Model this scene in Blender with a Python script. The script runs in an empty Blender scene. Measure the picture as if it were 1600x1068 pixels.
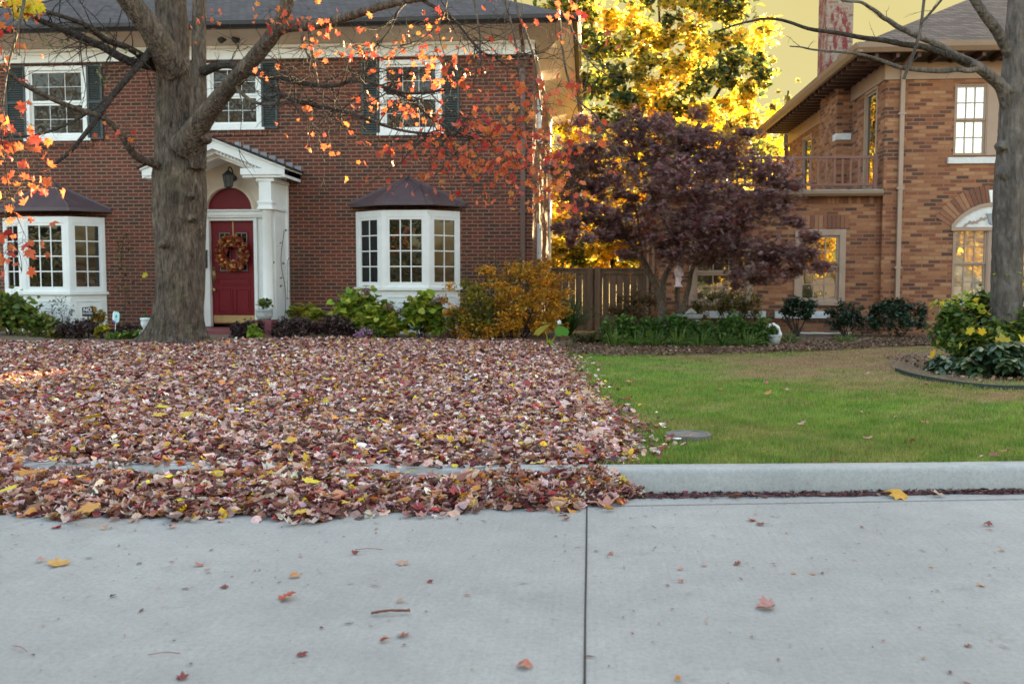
import bpy, bmesh, math, random
import numpy as np
from mathutils import Vector, noise as mnoise
random.seed(7); RNG = np.random.default_rng(7)
S = bpy.context.scene; C = S.collection
R = math.radians
# ------------------------------------------------------------------ camera
F_PX = 1500.0; YAW = R(4.5); PITCH = R(3.9); EYE = 1.35
_r = Vector((math.cos(YAW), math.sin(YAW), 0))
_f = Vector((-math.sin(YAW)*math.cos(PITCH), math.cos(YAW)*math.cos(PITCH), -math.sin(PITCH)))
_u = _r.cross(_f)
def ray(px, py): return _f + _r*((px-800)/F_PX) + _u*((534-py)/F_PX)
def P(px, py, Y):                       # point of the plane y = Y seen at that place of the photograph
    d = ray(px, py); t = Y/d.y; return Vector((d.x*t, Y, EYE+d.z*t))
def G(px, py, z=0.0):                   # point of the level z
    d = ray(px, py); t = (z-EYE)/d.z; return Vector((d.x*t, d.y*t, z))
def X(px, Y, py=430): return P(px, py, Y).x
def Z(py, Y, px=800): return P(px, py, Y).z
def ppm(Y): return F_PX/Y
cam = bpy.data.cameras.new('camera'); cam.sensor_width = 36; cam.lens = F_PX/1600*36
cam.clip_start = .05; cam.clip_end = 2000
co = bpy.data.objects.new('camera', cam); C.objects.link(co)
co.location = (0, 0, EYE); co.rotation_euler = (R(90)-PITCH, 0, YAW); S.camera = co
cam.dof.use_dof = True; cam.dof.focus_distance = 7.5; cam.dof.aperture_fstop = 3.2

# ------------------------------------------------------------------ objects
def tag(o, label=None, cat=None, group=None, kind=None):
    if label: o['label'] = label
    if cat: o['category'] = cat
    if group: o['group'] = group
    if kind: o['kind'] = kind
    return o
def thing(name, label, cat, loc=(0, 0, 0), group=None, rz=0):
    o = bpy.data.objects.new(name, None); C.objects.link(o); o.location = loc; o.rotation_euler.z = rz
    o.empty_display_size = .2
    return tag(o, label, cat, group)
def link(name, me, mat, parent=None, world=True):
    o = bpy.data.objects.new(name, me); C.objects.link(o)
    if mat is not None: me.materials.append(mat)
    if parent is not None:
        o.parent = parent
        if world:                       # vertices were given in world space: bring them into the parent's
            p = parent; M = None
            chain = []
            while p is not None: chain.append(p); p = p.parent
            from mathutils import Matrix
            M = Matrix.Identity(4)
            for q in reversed(chain): M = M @ q.matrix_basis
            me.transform(M.inverted())
    return o

class MB:
    """collects shapes and links them as ONE mesh"""
    def __init__(s, o=(0,0,0), ux=(1,0,0), n=(0,-1,0)):
        s.v = []; s.f = []; s.frame(o, ux, n)
    def frame(s, o, ux, n): s.o = Vector(o); s.ux = Vector(ux).normalized(); s.n = Vector(n).normalized(); return s
    def L(s, u, d, z): return s.o + s.ux*u + s.n*d + Vector((0, 0, z))
    def poly(s, pts):
        i = len(s.v); s.v += [Vector(p) for p in pts]; s.f.append(tuple(range(i, i+len(pts))))
    def solid(s, a, b):                 # two loops of the same length, closed
        i = len(s.v); n = len(a); s.v += [Vector(p) for p in a]+[Vector(p) for p in b]
        s.f.append(tuple(range(i, i+n))[::-1]); s.f.append(tuple(range(i+n, i+2*n)))
        for k in range(n): s.f.append((i+k, i+(k+1) % n, i+n+(k+1) % n, i+n+k))
    def box(s, u0, u1, d0, d1, z0, z1):  # in the frame: along, outwards, up
        a = [s.L(u, d, z0) for u, d in ((u0, d0), (u1, d0), (u1, d1), (u0, d1))]
        b = [s.L(u, d, z1) for u, d in ((u0, d0), (u1, d0), (u1, d1), (u0, d1))]
        s.solid(a, b)
    def prism(s, pts, d0, d1):           # (u,z) outline pushed from depth d0 to d1
        s.solid([s.L(u, d0, z) for u, z in pts], [s.L(u, d1, z) for u, z in pts])
    def bar(s, p, q, w, h=None):
        p = Vector(p); q = Vector(q); d = (q-p).normalized(); h = h or w
        a = d.cross(Vector((0, 0, 1)));  a = a.normalized() if a.length > 1e-4 else Vector((1, 0, 0))
        b = a.cross(d)
        c = [(-w/2, -h/2), (w/2, -h/2), (w/2, h/2), (-w/2, h/2)]
        s.solid([p+a*x+b*y for x, y in c], [q+a*x+b*y for x, y in c])
    def tube(s, pts, rad, seg=8, cap=True, wob=0.0):
        pts = [Vector(p) for p in pts]; n = len(pts)
        if not hasattr(rad, '__len__'): rad = [rad]*n
        i0 = len(s.v); a = None
        for k in range(n):
            d = (pts[min(k+1, n-1)]-pts[max(k-1, 0)])
            d = d.normalized() if d.length > 1e-9 else Vector((0, 0, 1))
            if a is None: a = d.orthogonal().normalized()
            else:
                a = a - d*a.dot(d); a = a.normalized() if a.length > 1e-6 else d.orthogonal().normalized()
            b = d.cross(a)
            for j in range(seg):
                t = 2*math.pi*j/seg
                r = rad[k]*(1+wob*random.uniform(-1, 1))
                s.v.append(pts[k]+(a*math.cos(t)+b*math.sin(t))*r)
        for k in range(n-1):
            for j in range(seg):
                p = i0+k*seg+j; q = i0+k*seg+(j+1) % seg
                s.f.append((p, q, q+seg, p+seg))
        if cap:
            s.f.append(tuple(range(i0, i0+seg))[::-1]); s.f.append(tuple(range(i0+(n-1)*seg, i0+n*seg)))
    def lathe(s, c, prof, seg=20):
        c = Vector(c); i0 = len(s.v); n = len(prof)
        for r, z in prof:
            for j in range(seg):
                t = 2*math.pi*j/seg; s.v.append(c+Vector((r*math.cos(t), r*math.sin(t), z)))
        for k in range(n-1):
            for j in range(seg):
                p = i0+k*seg+j; q = i0+k*seg+(j+1) % seg; s.f.append((p, q, q+seg, p+seg))
        s.f.append(tuple(range(i0, i0+seg))[::-1]); s.f.append(tuple(range(i0+(n-1)*seg, i0+n*seg)))
    def build(s, name, mat, parent=None, smooth=False, bevel=0, recalc=True):
        me = bpy.data.meshes.new(name); me.from_pydata([tuple(v) for v in s.v], [], s.f)
        if recalc:
            bm = bmesh.new(); bm.from_mesh(me); bmesh.ops.recalc_face_normals(bm, faces=bm.faces); bm.to_mesh(me); bm.free()
        if smooth: me.polygons.foreach_set('use_smooth', [True]*len(me.polygons))
        me.update()
        o = link(name, me, mat, parent)
        if bevel:
            m = o.modifiers.new('bevel', 'BEVEL'); m.width = bevel; m.segments = 2; m.limit_method = 'ANGLE'
        return o

def spline(pts, n=6):                    # Catmull-Rom through tuples of any length
    pts = [tuple(map(float, p)) for p in pts]; out = []
    q = [tuple(2*a-b for a, b in zip(pts[0], pts[1]))]+pts+[tuple(2*a-b for a, b in zip(pts[-1], pts[-2]))]
    for i in range(1, len(q)-2):
        for k in range(n):
            t = k/n
            out.append(tuple(.5*((2*b)+(c-a)*t+(2*a-5*b+4*c-d)*t*t+(3*b-a-3*c+d)*t**3) for a, b, c, d in zip(q[i-1], q[i], q[i+1], q[i+2])))
    out.append(pts[-1]); return out

# ------------------------------------------------------------------ materials
def new_mat(name):
    m = bpy.data.materials.new(name); m.use_nodes = True; nt = m.node_tree; nt.nodes.clear()
    out = nt.nodes.new('ShaderNodeOutputMaterial'); b = nt.nodes.new('ShaderNodeBsdfPrincipled')
    nt.links.new(b.outputs[0], out.inputs[0]); return m, nt, b, out
def nd(nt, t, **kw):
    n = nt.nodes.new(t)
    for k, v in kw.items():
        if k.startswith('_'): setattr(n, k[1:], v)
        else: n.inputs[k].default_value = v
    return n
def ramp(nt, fac, stops, interp='LINEAR'):
    r = nt.nodes.new('ShaderNodeValToRGB'); r.color_ramp.interpolation = interp
    el = r.color_ramp.elements
    while len(el) < len(stops): el.new(.5)
    for e, (p, c) in zip(el, stops): e.position = p; e.color = (*c, 1)
    nt.links.new(fac, r.inputs[0]); return r.outputs[0]
def coords(nt, scale=(1, 1, 1)):
    g = nt.nodes.new('ShaderNodeNewGeometry'); mp = nt.nodes.new('ShaderNodeMapping')
    mp.inputs['Scale'].default_value = scale; nt.links.new(g.outputs['Position'], mp.inputs['Vector']); return mp.outputs[0]
def bump(nt, b, h, strength=.3, dist=.01):
    n = nd(nt, 'ShaderNodeBump', Strength=strength, Distance=dist); nt.links.new(h, n.inputs['Height']); nt.links.new(n.outputs[0], b.inputs['Normal'])
def noise(nt, vec, scale, detail=5, rough=.6):
    n = nd(nt, 'ShaderNodeTexNoise', Scale=scale, Detail=detail, Roughness=rough); nt.links.new(vec, n.inputs['Vector']); return n.outputs['Fac']
def mixc(nt, fac, a, b, mode='MIX'):
    m = nt.nodes.new('ShaderNodeMix'); m.data_type = 'RGBA'; m.blend_type = mode
    for sock, v in ((m.inputs[0], fac), (m.inputs[6], a), (m.inputs[7], b)):
        if hasattr(v, 'node'): nt.links.new(v, sock)
        else: sock.default_value = v if not isinstance(v, tuple) else (*v, 1)
    return m.outputs[2]
def plain(name, c, rough=.5, var=.15, scale=6, metal=0, bmp=.1, bscale=60, sc=(1, 1, 1)):
    m, nt, b, _ = new_mat(name); v = coords(nt, sc)
    n = noise(nt, v, scale)
    lo = tuple(x*(1-var) for x in c); hi = tuple(min(1, x*(1+var)) for x in c)
    nt.links.new(ramp(nt, n, [(.3, lo), (.7, hi)]), b.inputs['Base Color'])
    b.inputs['Roughness'].default_value = rough; b.inputs['Metallic'].default_value = metal
    if bmp: bump(nt, b, noise(nt, v, bscale), bmp, .01)
    return m
def brick_mat(name, stops, mortar, bw=.22, bh=.0725, rough=.85, mort=.011):
    m, nt, b, _ = new_mat(name)
    g = nt.nodes.new('ShaderNodeNewGeometry'); s = nt.nodes.new('ShaderNodeSeparateXYZ'); nt.links.new(g.outputs['Position'], s.inputs[0])
    a = nd(nt, 'ShaderNodeMath', _operation='ADD'); nt.links.new(s.outputs[0], a.inputs[0]); nt.links.new(s.outputs[1], a.inputs[1])
    c = nt.nodes.new('ShaderNodeCombineXYZ'); nt.links.new(a.outputs[0], c.inputs[0]); nt.links.new(s.outputs[2], c.inputs[1])
    wn = nd(nt, 'ShaderNodeTexNoise', Scale=9.0, Detail=3.0); nt.links.new(c.outputs[0], wn.inputs['Vector'])
    wv = nd(nt, 'ShaderNodeVectorMath', _operation='MULTIPLY_ADD'); nt.links.new(wn.outputs['Color'], wv.inputs[0]); wv.inputs[1].default_value = (.006, .006, 0); nt.links.new(c.outputs[0], wv.inputs[2])
    t = nd(nt, 'ShaderNodeTexBrick', Scale=1.0); t.offset = .5; t.offset_frequency = 2; t.squash = 1
    t.inputs['Brick Width'].default_value = bw; t.inputs['Row Height'].default_value = bh
    t.inputs['Mortar Size'].default_value = mort; t.inputs['Mortar Smooth'].default_value = .25; t.inputs['Bias'].default_value = 0
    t.inputs['Color1'].default_value = (0, 0, 0, 1); t.inputs['Color2'].default_value = (1, 1, 1, 1); t.inputs['Mortar'].default_value = (.5, .5, .5, 1)
    nt.links.new(wv.outputs[0], t.inputs['Vector'])
    col = ramp(nt, t.outputs['Color'], stops)
    fine = noise(nt, c.outputs[0], 45); big = noise(nt, c.outputs[0], .9, 4)
    col = mixc(nt, .55, col, ramp(nt, fine, [(.25, (.45, .45, .45)), (.75, (1.35, 1.3, 1.3))]), 'MULTIPLY')
    col = mixc(nt, t.outputs['Fac'], col, mixc(nt, .4, mortar, ramp(nt, fine, [(.3, (.5, .5, .5)), (.7, (1.2, 1.2, 1.2))]), 'MULTIPLY'))
    col = mixc(nt, .6, col, ramp(nt, big, [(.3, (.72, .72, .74)), (.7, (1.15, 1.12, 1.1))]), 'MULTIPLY')
    nt.links.new(col, b.inputs['Base Color']); b.inputs['Roughness'].default_value = rough
    h = nd(nt, 'ShaderNodeMath', _operation='MULTIPLY_ADD'); nt.links.new(t.outputs['Fac'], h.inputs[0]); h.inputs[1].default_value = -1.0; nt.links.new(fine, h.inputs[2])
    bump(nt, b, h.outputs[0], .5, .008)
    return m
def leaf_mat(name, trans=.35, rough=.5, spec=.4, gain=1.25):
    m, nt, b, out = new_mat(name)
    a = nt.nodes.new('ShaderNodeVertexColor'); a.layer_name = 'col'
    v = coords(nt); n = noise(nt, v, 60, 3)
    col = mixc(nt, .5, a.outputs['Color'], ramp(nt, n, [(.3, (.6, .58, .55)), (.7, (1.25, 1.2, 1.15))]), 'MULTIPLY')
    nt.links.new(col, b.inputs['Base Color']); b.inputs['Roughness'].default_value = rough; b.inputs['Specular IOR Level'].default_value = spec
    if trans:
        tr = nt.nodes.new('ShaderNodeBsdfTranslucent'); mx = nt.nodes.new('ShaderNodeMixShader'); mx.inputs[0].default_value = trans
        g = mixc(nt, 1.0, col, (gain, gain, gain), 'MULTIPLY'); nt.links.new(g, tr.inputs['Color'])
        nt.links.new(b.outputs[0], mx.inputs[1]); nt.links.new(tr.outputs[0], mx.inputs[2]); nt.links.new(mx.outputs[0], out.inputs[0])
    return m
def attr_mat(name, rough=.9, bscale=40, bmp=.5):
    m, nt, b, _ = new_mat(name)
    a = nt.nodes.new('ShaderNodeVertexColor'); a.layer_name = 'col'; v = coords(nt); n = noise(nt, v, 35, 6, .7)
    nt.links.new(mixc(nt, .8, a.outputs['Color'], ramp(nt, n, [(.3, (.45, .45, .45)), (.7, (1.5, 1.5, 1.5))]), 'MULTIPLY'), b.inputs['Base Color'])
    b.inputs['Roughness'].default_value = rough; b.inputs['Specular IOR Level'].default_value = .2; bump(nt, b, noise(nt, v, bscale, 6), bmp, .03); return m
def glass_mat(name, base, refl=.16, k=.8):
    m, nt, b, out = new_mat(name)
    v = coords(nt, (1, 1, 1)); n = noise(nt, v, 1.3, 3)
    nt.links.new(ramp(nt, n, [(.35, tuple(x*.5 for x in base)), (.65, base)]), b.inputs['Base Color'])
    b.inputs['Roughness'].default_value = .6; b.inputs['Specular IOR Level'].default_value = 0
    gl = nt.nodes.new('ShaderNodeBsdfGlossy'); gl.inputs['Roughness'].default_value = .01
    wv = nd(nt, 'ShaderNodeBump', Strength=.12, Distance=.05); nt.links.new(noise(nt, v, 2.2, 1), wv.inputs['Height']); nt.links.new(wv.outputs[0], gl.inputs['Normal'])
    lw = nd(nt, 'ShaderNodeLayerWeight', Blend=.25)
    fa = nd(nt, 'ShaderNodeMath', _operation='MULTIPLY_ADD'); nt.links.new(lw.outputs['Fresnel'], fa.inputs[0]); fa.inputs[1].default_value = k; fa.inputs[2].default_value = refl
    fa.use_clamp = True
    mx = nt.nodes.new('ShaderNodeMixShader'); nt.links.new(fa.outputs[0], mx.inputs[0]); nt.links.new(b.outputs[0], mx.inputs[1]); nt.links.new(gl.outputs[0], mx.inputs[2])
    nt.links.new(mx.outputs[0], out.inputs[0]); return m
def bark_mat(name, lo, hi, moss=None, zs=.35, scale=14):
    m, nt, b, _ = new_mat(name); v = coords(nt, (1, 1, zs)); v2 = coords(nt)
    n = noise(nt, v, scale, 8, .7); vo = nd(nt, 'ShaderNodeTexVoronoi', Scale=scale*1.3, _feature='DISTANCE_TO_EDGE'); nt.links.new(v, vo.inputs['Vector'])
    col = ramp(nt, n, [(.3, lo), (.55, tuple((a+c)/2 for a, c in zip(lo, hi))), (.75, hi)])
    big = noise(nt, v2, 1.6, 4)
    col = mixc(nt, .7, col, ramp(nt, big, [(.3, (.6, .6, .62)), (.7, (1.3, 1.25, 1.2))]), 'MULTIPLY')
    if moss:
        mk = ramp(nt, noise(nt, v2, 2.3, 6), [(.56, (0, 0, 0)), (.7, (1, 1, 1))]); col = mixc(nt, mixc(nt, .5, (0, 0, 0), mk), col, moss)
    nt.links.new(col, b.inputs['Base Color']); b.inputs['Roughness'].default_value = .9; b.inputs['Specular IOR Level'].default_value = .2
    h = nd(nt, 'ShaderNodeMath', _operation='MULTIPLY_ADD'); nt.links.new(vo.outputs['Distance'], h.inputs[0]); h.inputs[1].default_value = 1.6; nt.links.new(n, h.inputs[2])
    bump(nt, b, h.outputs[0], 1.0, .05); return m
def concrete_mat(name, c, streak=.2):
    m, nt, b, _ = new_mat(name); v = coords(nt)
    fine = noise(nt, v, 160, 4, .7); mid = noise(nt, v, 5, 6, .65); big = noise(nt, v, .55, 5); grit = noise(nt, v, 42, 6, .75)
    st = noise(nt, coords(nt, (70, 1.1, 1)), 1.0, 4, .6)
    col = ramp(nt, big, [(.3, tuple(x*.86 for x in c)), (.7, tuple(x*1.1 for x in c))])
    col = mixc(nt, .5, col, ramp(nt, mid, [(.3, (.84, .84, .85)), (.7, (1.1, 1.1, 1.09))]), 'MULTIPLY')
    col = mixc(nt, .35, col, ramp(nt, fine, [(.3, (.6, .6, .6)), (.7, (1.3, 1.3, 1.3))]), 'MULTIPLY')
    col = mixc(nt, .6, col, ramp(nt, grit, [(.32, (.72, .71, .70)), (.5, (1, 1, 1)), (.68, (1.16, 1.16, 1.16))]), 'MULTIPLY')
    if streak: col = mixc(nt, streak, col, ramp(nt, st, [(.3, (.75, .75, .75)), (.7, (1.18, 1.18, 1.18))]), 'MULTIPLY')
    dk = ramp(nt, noise(nt, v, 1.7, 7, .75), [(.58, (1, 1, 1)), (.74, (.62, .60, .58))]); col = mixc(nt, .6, col, dk, 'MULTIPLY')
    sp = nd(nt, 'ShaderNodeTexVoronoi', Scale=55.0); nt.links.new(v, sp.inputs['Vector']); col = mixc(nt, .5, col, ramp(nt, sp.outputs['Distance'], [(.0, (.45, .42, .40)), (.13, (1, 1, 1))]), 'MULTIPLY')
    nt.links.new(col, b.inputs['Base Color']); b.inputs['Roughness'].default_value = .88; b.inputs['Specular IOR Level'].default_value = .25
    a = nd(nt, 'ShaderNodeMath', _operation='ADD'); nt.links.new(fine, a.inputs[0]); nt.links.new(st, a.inputs[1])
    bump(nt, b, a.outputs[0], .25, .004); return m
def shingle_mat(name, c, zs=True):
    m, nt, b, _ = new_mat(name)
    g = nt.nodes.new('ShaderNodeNewGeometry'); s = nt.nodes.new('ShaderNodeSeparateXYZ'); nt.links.new(g.outputs['Position'], s.inputs[0])
    cc = nt.nodes.new('ShaderNodeCombineXYZ'); a = nd(nt, 'ShaderNodeMath', _operation='ADD'); nt.links.new(s.outputs[0], a.inputs[0]); nt.links.new(s.outputs[1], a.inputs[1])
    nt.links.new(a.outputs[0], cc.inputs[0]); nt.links.new(s.outputs[2], cc.inputs[1])
    t = nd(nt, 'ShaderNodeTexBrick', Scale=1.0); t.inputs['Brick Width'].default_value = .16; t.inputs['Row Height'].default_value = .062; t.inputs['Mortar Size'].default_value = .008
    t.inputs['Color1'].default_value = (0, 0, 0, 1); t.inputs['Color2'].default_value = (1, 1, 1, 1); nt.links.new(cc.outputs[0], t.inputs['Vector'])
    col = ramp(nt, t.outputs['Color'], [(0, tuple(x*.6 for x in c)), (1, tuple(x*1.4 for x in c))])
    col = mixc(nt, t.outputs['Fac'], col, tuple(x*.25 for x in c))
    nt.links.new(col, b.inputs['Base Color']); b.inputs['Roughness'].default_value = .9
    bump(nt, b, t.outputs['Fac'], -.5, .01); return m

M = {}
M['brick_red'] = brick_mat('red_brick', [(0, (.054, .026, .017)), (.35, (.088, .029, .017)), (.6, (.124, .028, .016)), (1, (.16, .037, .020))], (.255, .13, .08), mort=.0125)
M['brick_tan'] = brick_mat('tan_brick', [(0, (.075, .037, .026)), (.13, (.125, .048, .027)), (.3, (.215, .070, .033)), (.55, (.28, .106, .046)), (.8, (.345, .152, .068)), (1, (.40, .20, .098))], (.27, .135, .072), bw=.235, mort=.010)
def red_patches(m):
    nt = m.node_tree; b = nt.nodes['Principled BSDF']; src = b.inputs['Base Color'].links[0].from_socket
    k = ramp(nt, noise(nt, coords(nt, (1, 1, .45)), 9.0, 6, .75), [(.47, (0, 0, 0)), (.55, (1, 1, 1))]); nt.links.new(mixc(nt, k, src, (.20, .03, .03)), b.inputs['Base Color']); return m
M['brick_pale'] = red_patches(brick_mat('weathered_brick', [(0, (.20, .10, .07)), (.5, (.33, .21, .15)), (1, (.42, .33, .25))], (.36, .28, .21)))
M['white'] = plain('white_paint', (.80, .79, .76), .45, .06, 3)
M['cream'] = plain('cream_paint', (.70, .58, .46), .5, .08, 3)
M['trim_tan'] = plain('tan_paint', (.34, .225, .16), .55, .08, 3)
M['stone'] = plain('pale_stone', (.62, .60, .58), .7, .12, 8)
M['greystone'] = plain('grey_stone', (.28, .27, .26), .85, .3, 9, bmp=.5)
M['fascia'] = plain('brown_fascia_paint', (.235, .145, .092), .55, .08, 3); M['shutter'] = plain('green_grey_paint', (.046, .056, .052), .6, .12, 4)
M['copper'] = plain('brown_sheet_metal', (.090, .058, .064), .45, .15, 4)
M['gutter'] = plain('black_gutter', (.022, .018, .018), .5, .2, 5)
M['brownmetal'] = plain('brown_downspout', (.115, .055, .04), .45, .12, 4)
M['door'] = plain('burgundy_paint', (.17, .006, .014), .38, .08, 3); M['door'].node_tree.nodes['Principled BSDF'].inputs['Specular IOR Level'].default_value = .25
M['wire'] = plain('dark_wire', (.06, .055, .055), .6, .2, 9); M['brass'] = plain('brass', (.42, .30, .15), .42, .15, 8, metal=1)
M['black'] = plain('black_iron', (.015, .015, .016), .45, .2, 8)
M['lampglass'] = glass_mat('lamp_glass', (.16, .16, .15), .1)
M['shingle1'] = shingle_mat('grey_violet_shingle', (.052, .041, .043))
M['shingle2'] = shingle_mat('brown_grey_shingle', (.12, .078, .058))
M['rafter'] = plain('dark_brown_wood', (.075, .034, .026), .6, .2, 6)
M['glass_up'] = glass_mat('upper_glass', (.05, .043, .037), .025, k=.3)
M['glass_bay'] = glass_mat('bay_glass', (.010, .011, .010), .045, k=.45)
M['glass_wing'] = glass_mat('wing_glass', (.10, .075, .045), .28)
M['glass_sky'] = glass_mat('sky_white_curtain_glass', (.80, .82, .80), .40)  # near-white base holds both the curtain and the bright sky reflection
M['glass_warm'] = glass_mat('lace_curtained_glass', (.52, .46, .34), .28)
M['lead'] = plain('lead_came', (.25, .25, .26), .4, .1, 9)
M['fence'] = plain('fence_wood', (.165, .092, .052), .8, .35, 7, bmp=.5, sc=(1, 1, .12))
M['redwood'] = plain('red_brown_rail_paint', (.16, .058, .042), .5, .15, 5)
M['step'] = plain('red_step_paint', (.20, .045, .05), .6, .15, 5)
M['whiteplastic'] = plain('white_plastic', (.80, .80, .80), .35, .06, 5)
M['signblack'] = plain('sign_black', (.012, .012, .012), .4, .1, 5)
M['signteal'] = plain('sign_teal', (.42, .72, .72), .4, .06, 5)
M['signviolet'] = plain('sign_violet', (.20, .12, .42), .4, .06, 5)
M['statue'] = plain('white_glazed_clay', (.66, .72, .74), .4, .1, 12)
M['pot'] = plain('grey_glazed_pot', (.42, .43, .42), .55, .3, 14, bmp=.4)
M['edging'] = plain('dark_green_edging', (.014, .034, .028), .6, .2, 5)
M['soil'] = plain('soil', (.17, .105, .06), .95, .4, 9, bmp=1.0, bscale=25)
M['concrete'] = concrete_mat('road_concrete', (.325, .315, .298), .16)
M['kerb'] = concrete_mat('kerb_concrete', (.38, .375, .36), 0)
M['joint'] = plain('dark_joint_filler', (.03, .024, .02), .9, .4, 30)
M['seam'] = plain('seam_dirt', (.14, .125, .12), .9, .4, 30)
M['cover'] = plain('iron_cover', (.15, .13, .115), .95, .3, 12, bmp=.5)
M['bark'] = bark_mat('maple_bark', (.028, .021, .016), (.29, .225, .175), (.13, .115, .06), .26, 17)
M['bark_grey'] = bark_mat('smooth_grey_bark', (.055, .046, .040), (.25, .21, .185), (.13, .10, .08), .3, 11)
M['bark_dark'] = bark_mat('dark_branch_bark', (.035, .028, .024), (.12, .098, .082), None, .5, 20)
M['bark_pale'] = bark_mat('pale_stem_bark', (.10, .075, .06), (.24, .18, .14), None, .4, 16)
M['leaf'] = leaf_mat('leaf'); M['leaf_glow'] = leaf_mat('thin_leaf', .55, .45, .5, 1.5)
M['leaf_dry'] = leaf_mat('dry_leaf', .12, .6, .35, 1.0)
M['leaf_gloss'] = leaf_mat('glossy_leaf', .15, .3, .6, 1.2)
M['grass'] = leaf_mat('grass_blade', .3, .6, .25)
M['lawn'] = attr_mat('lawn_soil')
M['leaf_coral'] = leaf_mat('coral_leaf', .42, .5, .3, 1.1); M['petal'] = leaf_mat('petal', .3, .5, .3)

# ------------------------------------------------------------------ scattering of leaf-sized faces
def fan(outline, curl=0.0, fold=0.0, wave=0.0):
    pts = [(0, 0, 0)]+[(x, y, curl*(x*x+y*y)+fold*abs(x)+wave*math.sin(5*y+3*x)) for x, y in outline]
    n = len(outline); tris = [(0, 1+i, 1+(i+1) % n) for i in range(n)]
    return np.array(pts), np.array(tris)
_h = [(.16, -.40), (.42, -.36), (.30, -.18), (.60, 0), (.42, .09), (.47, .31), (.22, .22), (.15, .40)]
MAPLE = [(0, -.30)]+_h+[(0, .62)]+[(-x, y) for x, y in _h[::-1]]
OVAL = [(0, -.5), (.17, -.28), (.24, 0), (.17, .28), (0, .5), (-.17, .28), (-.24, 0), (-.17, -.28)]
HEART = [(0, -.35), (.25, -.45), (.42, -.2), (.36, .12), (0, .6), (-.36, .12), (-.42, -.2), (-.25, -.45)]
T_MAPLE = [fan(MAPLE, c, f, w) for c, f, w in ((.5, 0, 0), (-.55, .2, .05), (.2, .5, .08), (.9, -.3, .1), (-.2, -.5, .05), (.1, .1, .12))]
T_FLAT = [fan(MAPLE, c, f, w) for c, f, w in ((.12, .1, .03), (-.15, .15, .04), (.2, -.1, .05))]
T_OVAL = [fan(OVAL, c, f) for c, f in ((.1, .25), (-.3, .2), (.3, .3))]
T_HEART = [fan(HEART, c, f) for c, f in ((-.25, .2), (.1, .25), (-.4, .15))]
T_QUAD = [(np.array([(0, -.5, 0), (.26, 0, .06), (0, .5, 0), (-.26, 0, .06)]), np.array([(0, 1, 2), (0, 2, 3)]))]
def star(n=5, spread=150, w=.085):
    v = []; t = []
    for k in range(n):
        a = R(-spread/2+spread*k/(n-1)); L = 1-.35*abs(k-(n-1)/2)/((n-1)/2); dx, dy = math.sin(a), math.cos(a); i = len(v)
        v += [(0, 0, 0), (dx*.45*L+dy*w, dy*.45*L-dx*w, .02), (dx*L, dy*L, -.12*L), (dx*.45*L-dy*w, dy*.45*L+dx*w, .02)]
        t += [(i, i+1, i+2), (i, i+2, i+3)]
    return np.array(v)*.62, np.array(t)
T_STAR = [star()]
def _blade(b): return np.array([(-.5, 0, 0), (.5, 0, 0), (-.38, b*.3, .55), (.38, b*.3, .55), (0, b, 1)]), np.array([(0, 1, 3), (0, 3, 2), (2, 3, 4)])
T_BLADE = [_blade(.3), _blade(.8), _blade(-.5)]
def rots(N, tilt_max, tilt_min=0.0, up=None, rng=None):
    rng = rng or RNG
    a = rng.uniform(0, 2*np.pi, N); t = rng.uniform(tilt_min, tilt_max, N); b = rng.uniform(0, 2*np.pi, N)
    ca, sa, ct, st, cb, sb = np.cos(a), np.sin(a), np.cos(t), np.sin(t), np.cos(b), np.sin(b)
    M_ = np.empty((N, 3, 3))
    M_[:, 0, 0] = ca*cb-sa*ct*sb; M_[:, 0, 1] = -ca*sb-sa*ct*cb; M_[:, 0, 2] = sa*st
    M_[:, 1, 0] = sa*cb+ca*ct*sb; M_[:, 1, 1] = -sa*sb+ca*ct*cb; M_[:, 1, 2] = -ca*st
    M_[:, 2, 0] = st*sb; M_[:, 2, 1] = st*cb; M_[:, 2, 2] = ct
    return M_
def scatter(name, temps, pos, rot, scale, col, mat, parent=None, extra=None):
    pos = np.asarray(pos, float); N = len(pos); scale = np.asarray(scale, float)
    if scale.ndim == 1: scale = np.repeat(scale[:, None], 3, 1)
    pick = RNG.integers(0, len(temps), N); VV = []; TT = []; CC = []; off = 0
    for k, (tv, tt) in enumerate(temps):
        idx = np.where(pick == k)[0]
        if not len(idx): continue
        lv = tv[None]*scale[idx][:, None, :]
        w = np.einsum('nij,nkj->nki', rot[idx], lv)+pos[idx][:, None]
        VV.append(w.reshape(-1, 3)); TT.append((tt[None]+(np.arange(len(idx))*len(tv))[:, None, None]+off).reshape(-1, 3)); CC.append(np.repeat(col[idx], len(tv), 0)); off += len(idx)*len(tv)
    if extra is not None:
        ev, et, ec = extra; VV.append(ev); TT.append(et+off); CC.append(ec); off += len(ev)
    V = np.concatenate(VV).astype(np.float32); T = np.concatenate(TT).astype(np.int32); K = np.concatenate(CC)
    me = bpy.data.meshes.new(name); me.vertices.add(len(V)); me.vertices.foreach_set('co', V.ravel())
    me.loops.add(len(T)*3); me.loops.foreach_set('vertex_index', T.ravel())
    me.polygons.add(len(T)); me.polygons.foreach_set('loop_start', np.arange(0, len(T)*3, 3, dtype=np.int32)); me.polygons.foreach_set('loop_total', np.full(len(T), 3, np.int32))
    me.update(calc_edges=True)
    ca = me.color_attributes.new('col', 'FLOAT_COLOR', 'POINT'); ca.data.foreach_set('color', np.hstack([K, np.ones((len(K), 1))]).astype(np.float32).ravel())
    return link(name, me, mat, parent)
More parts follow.
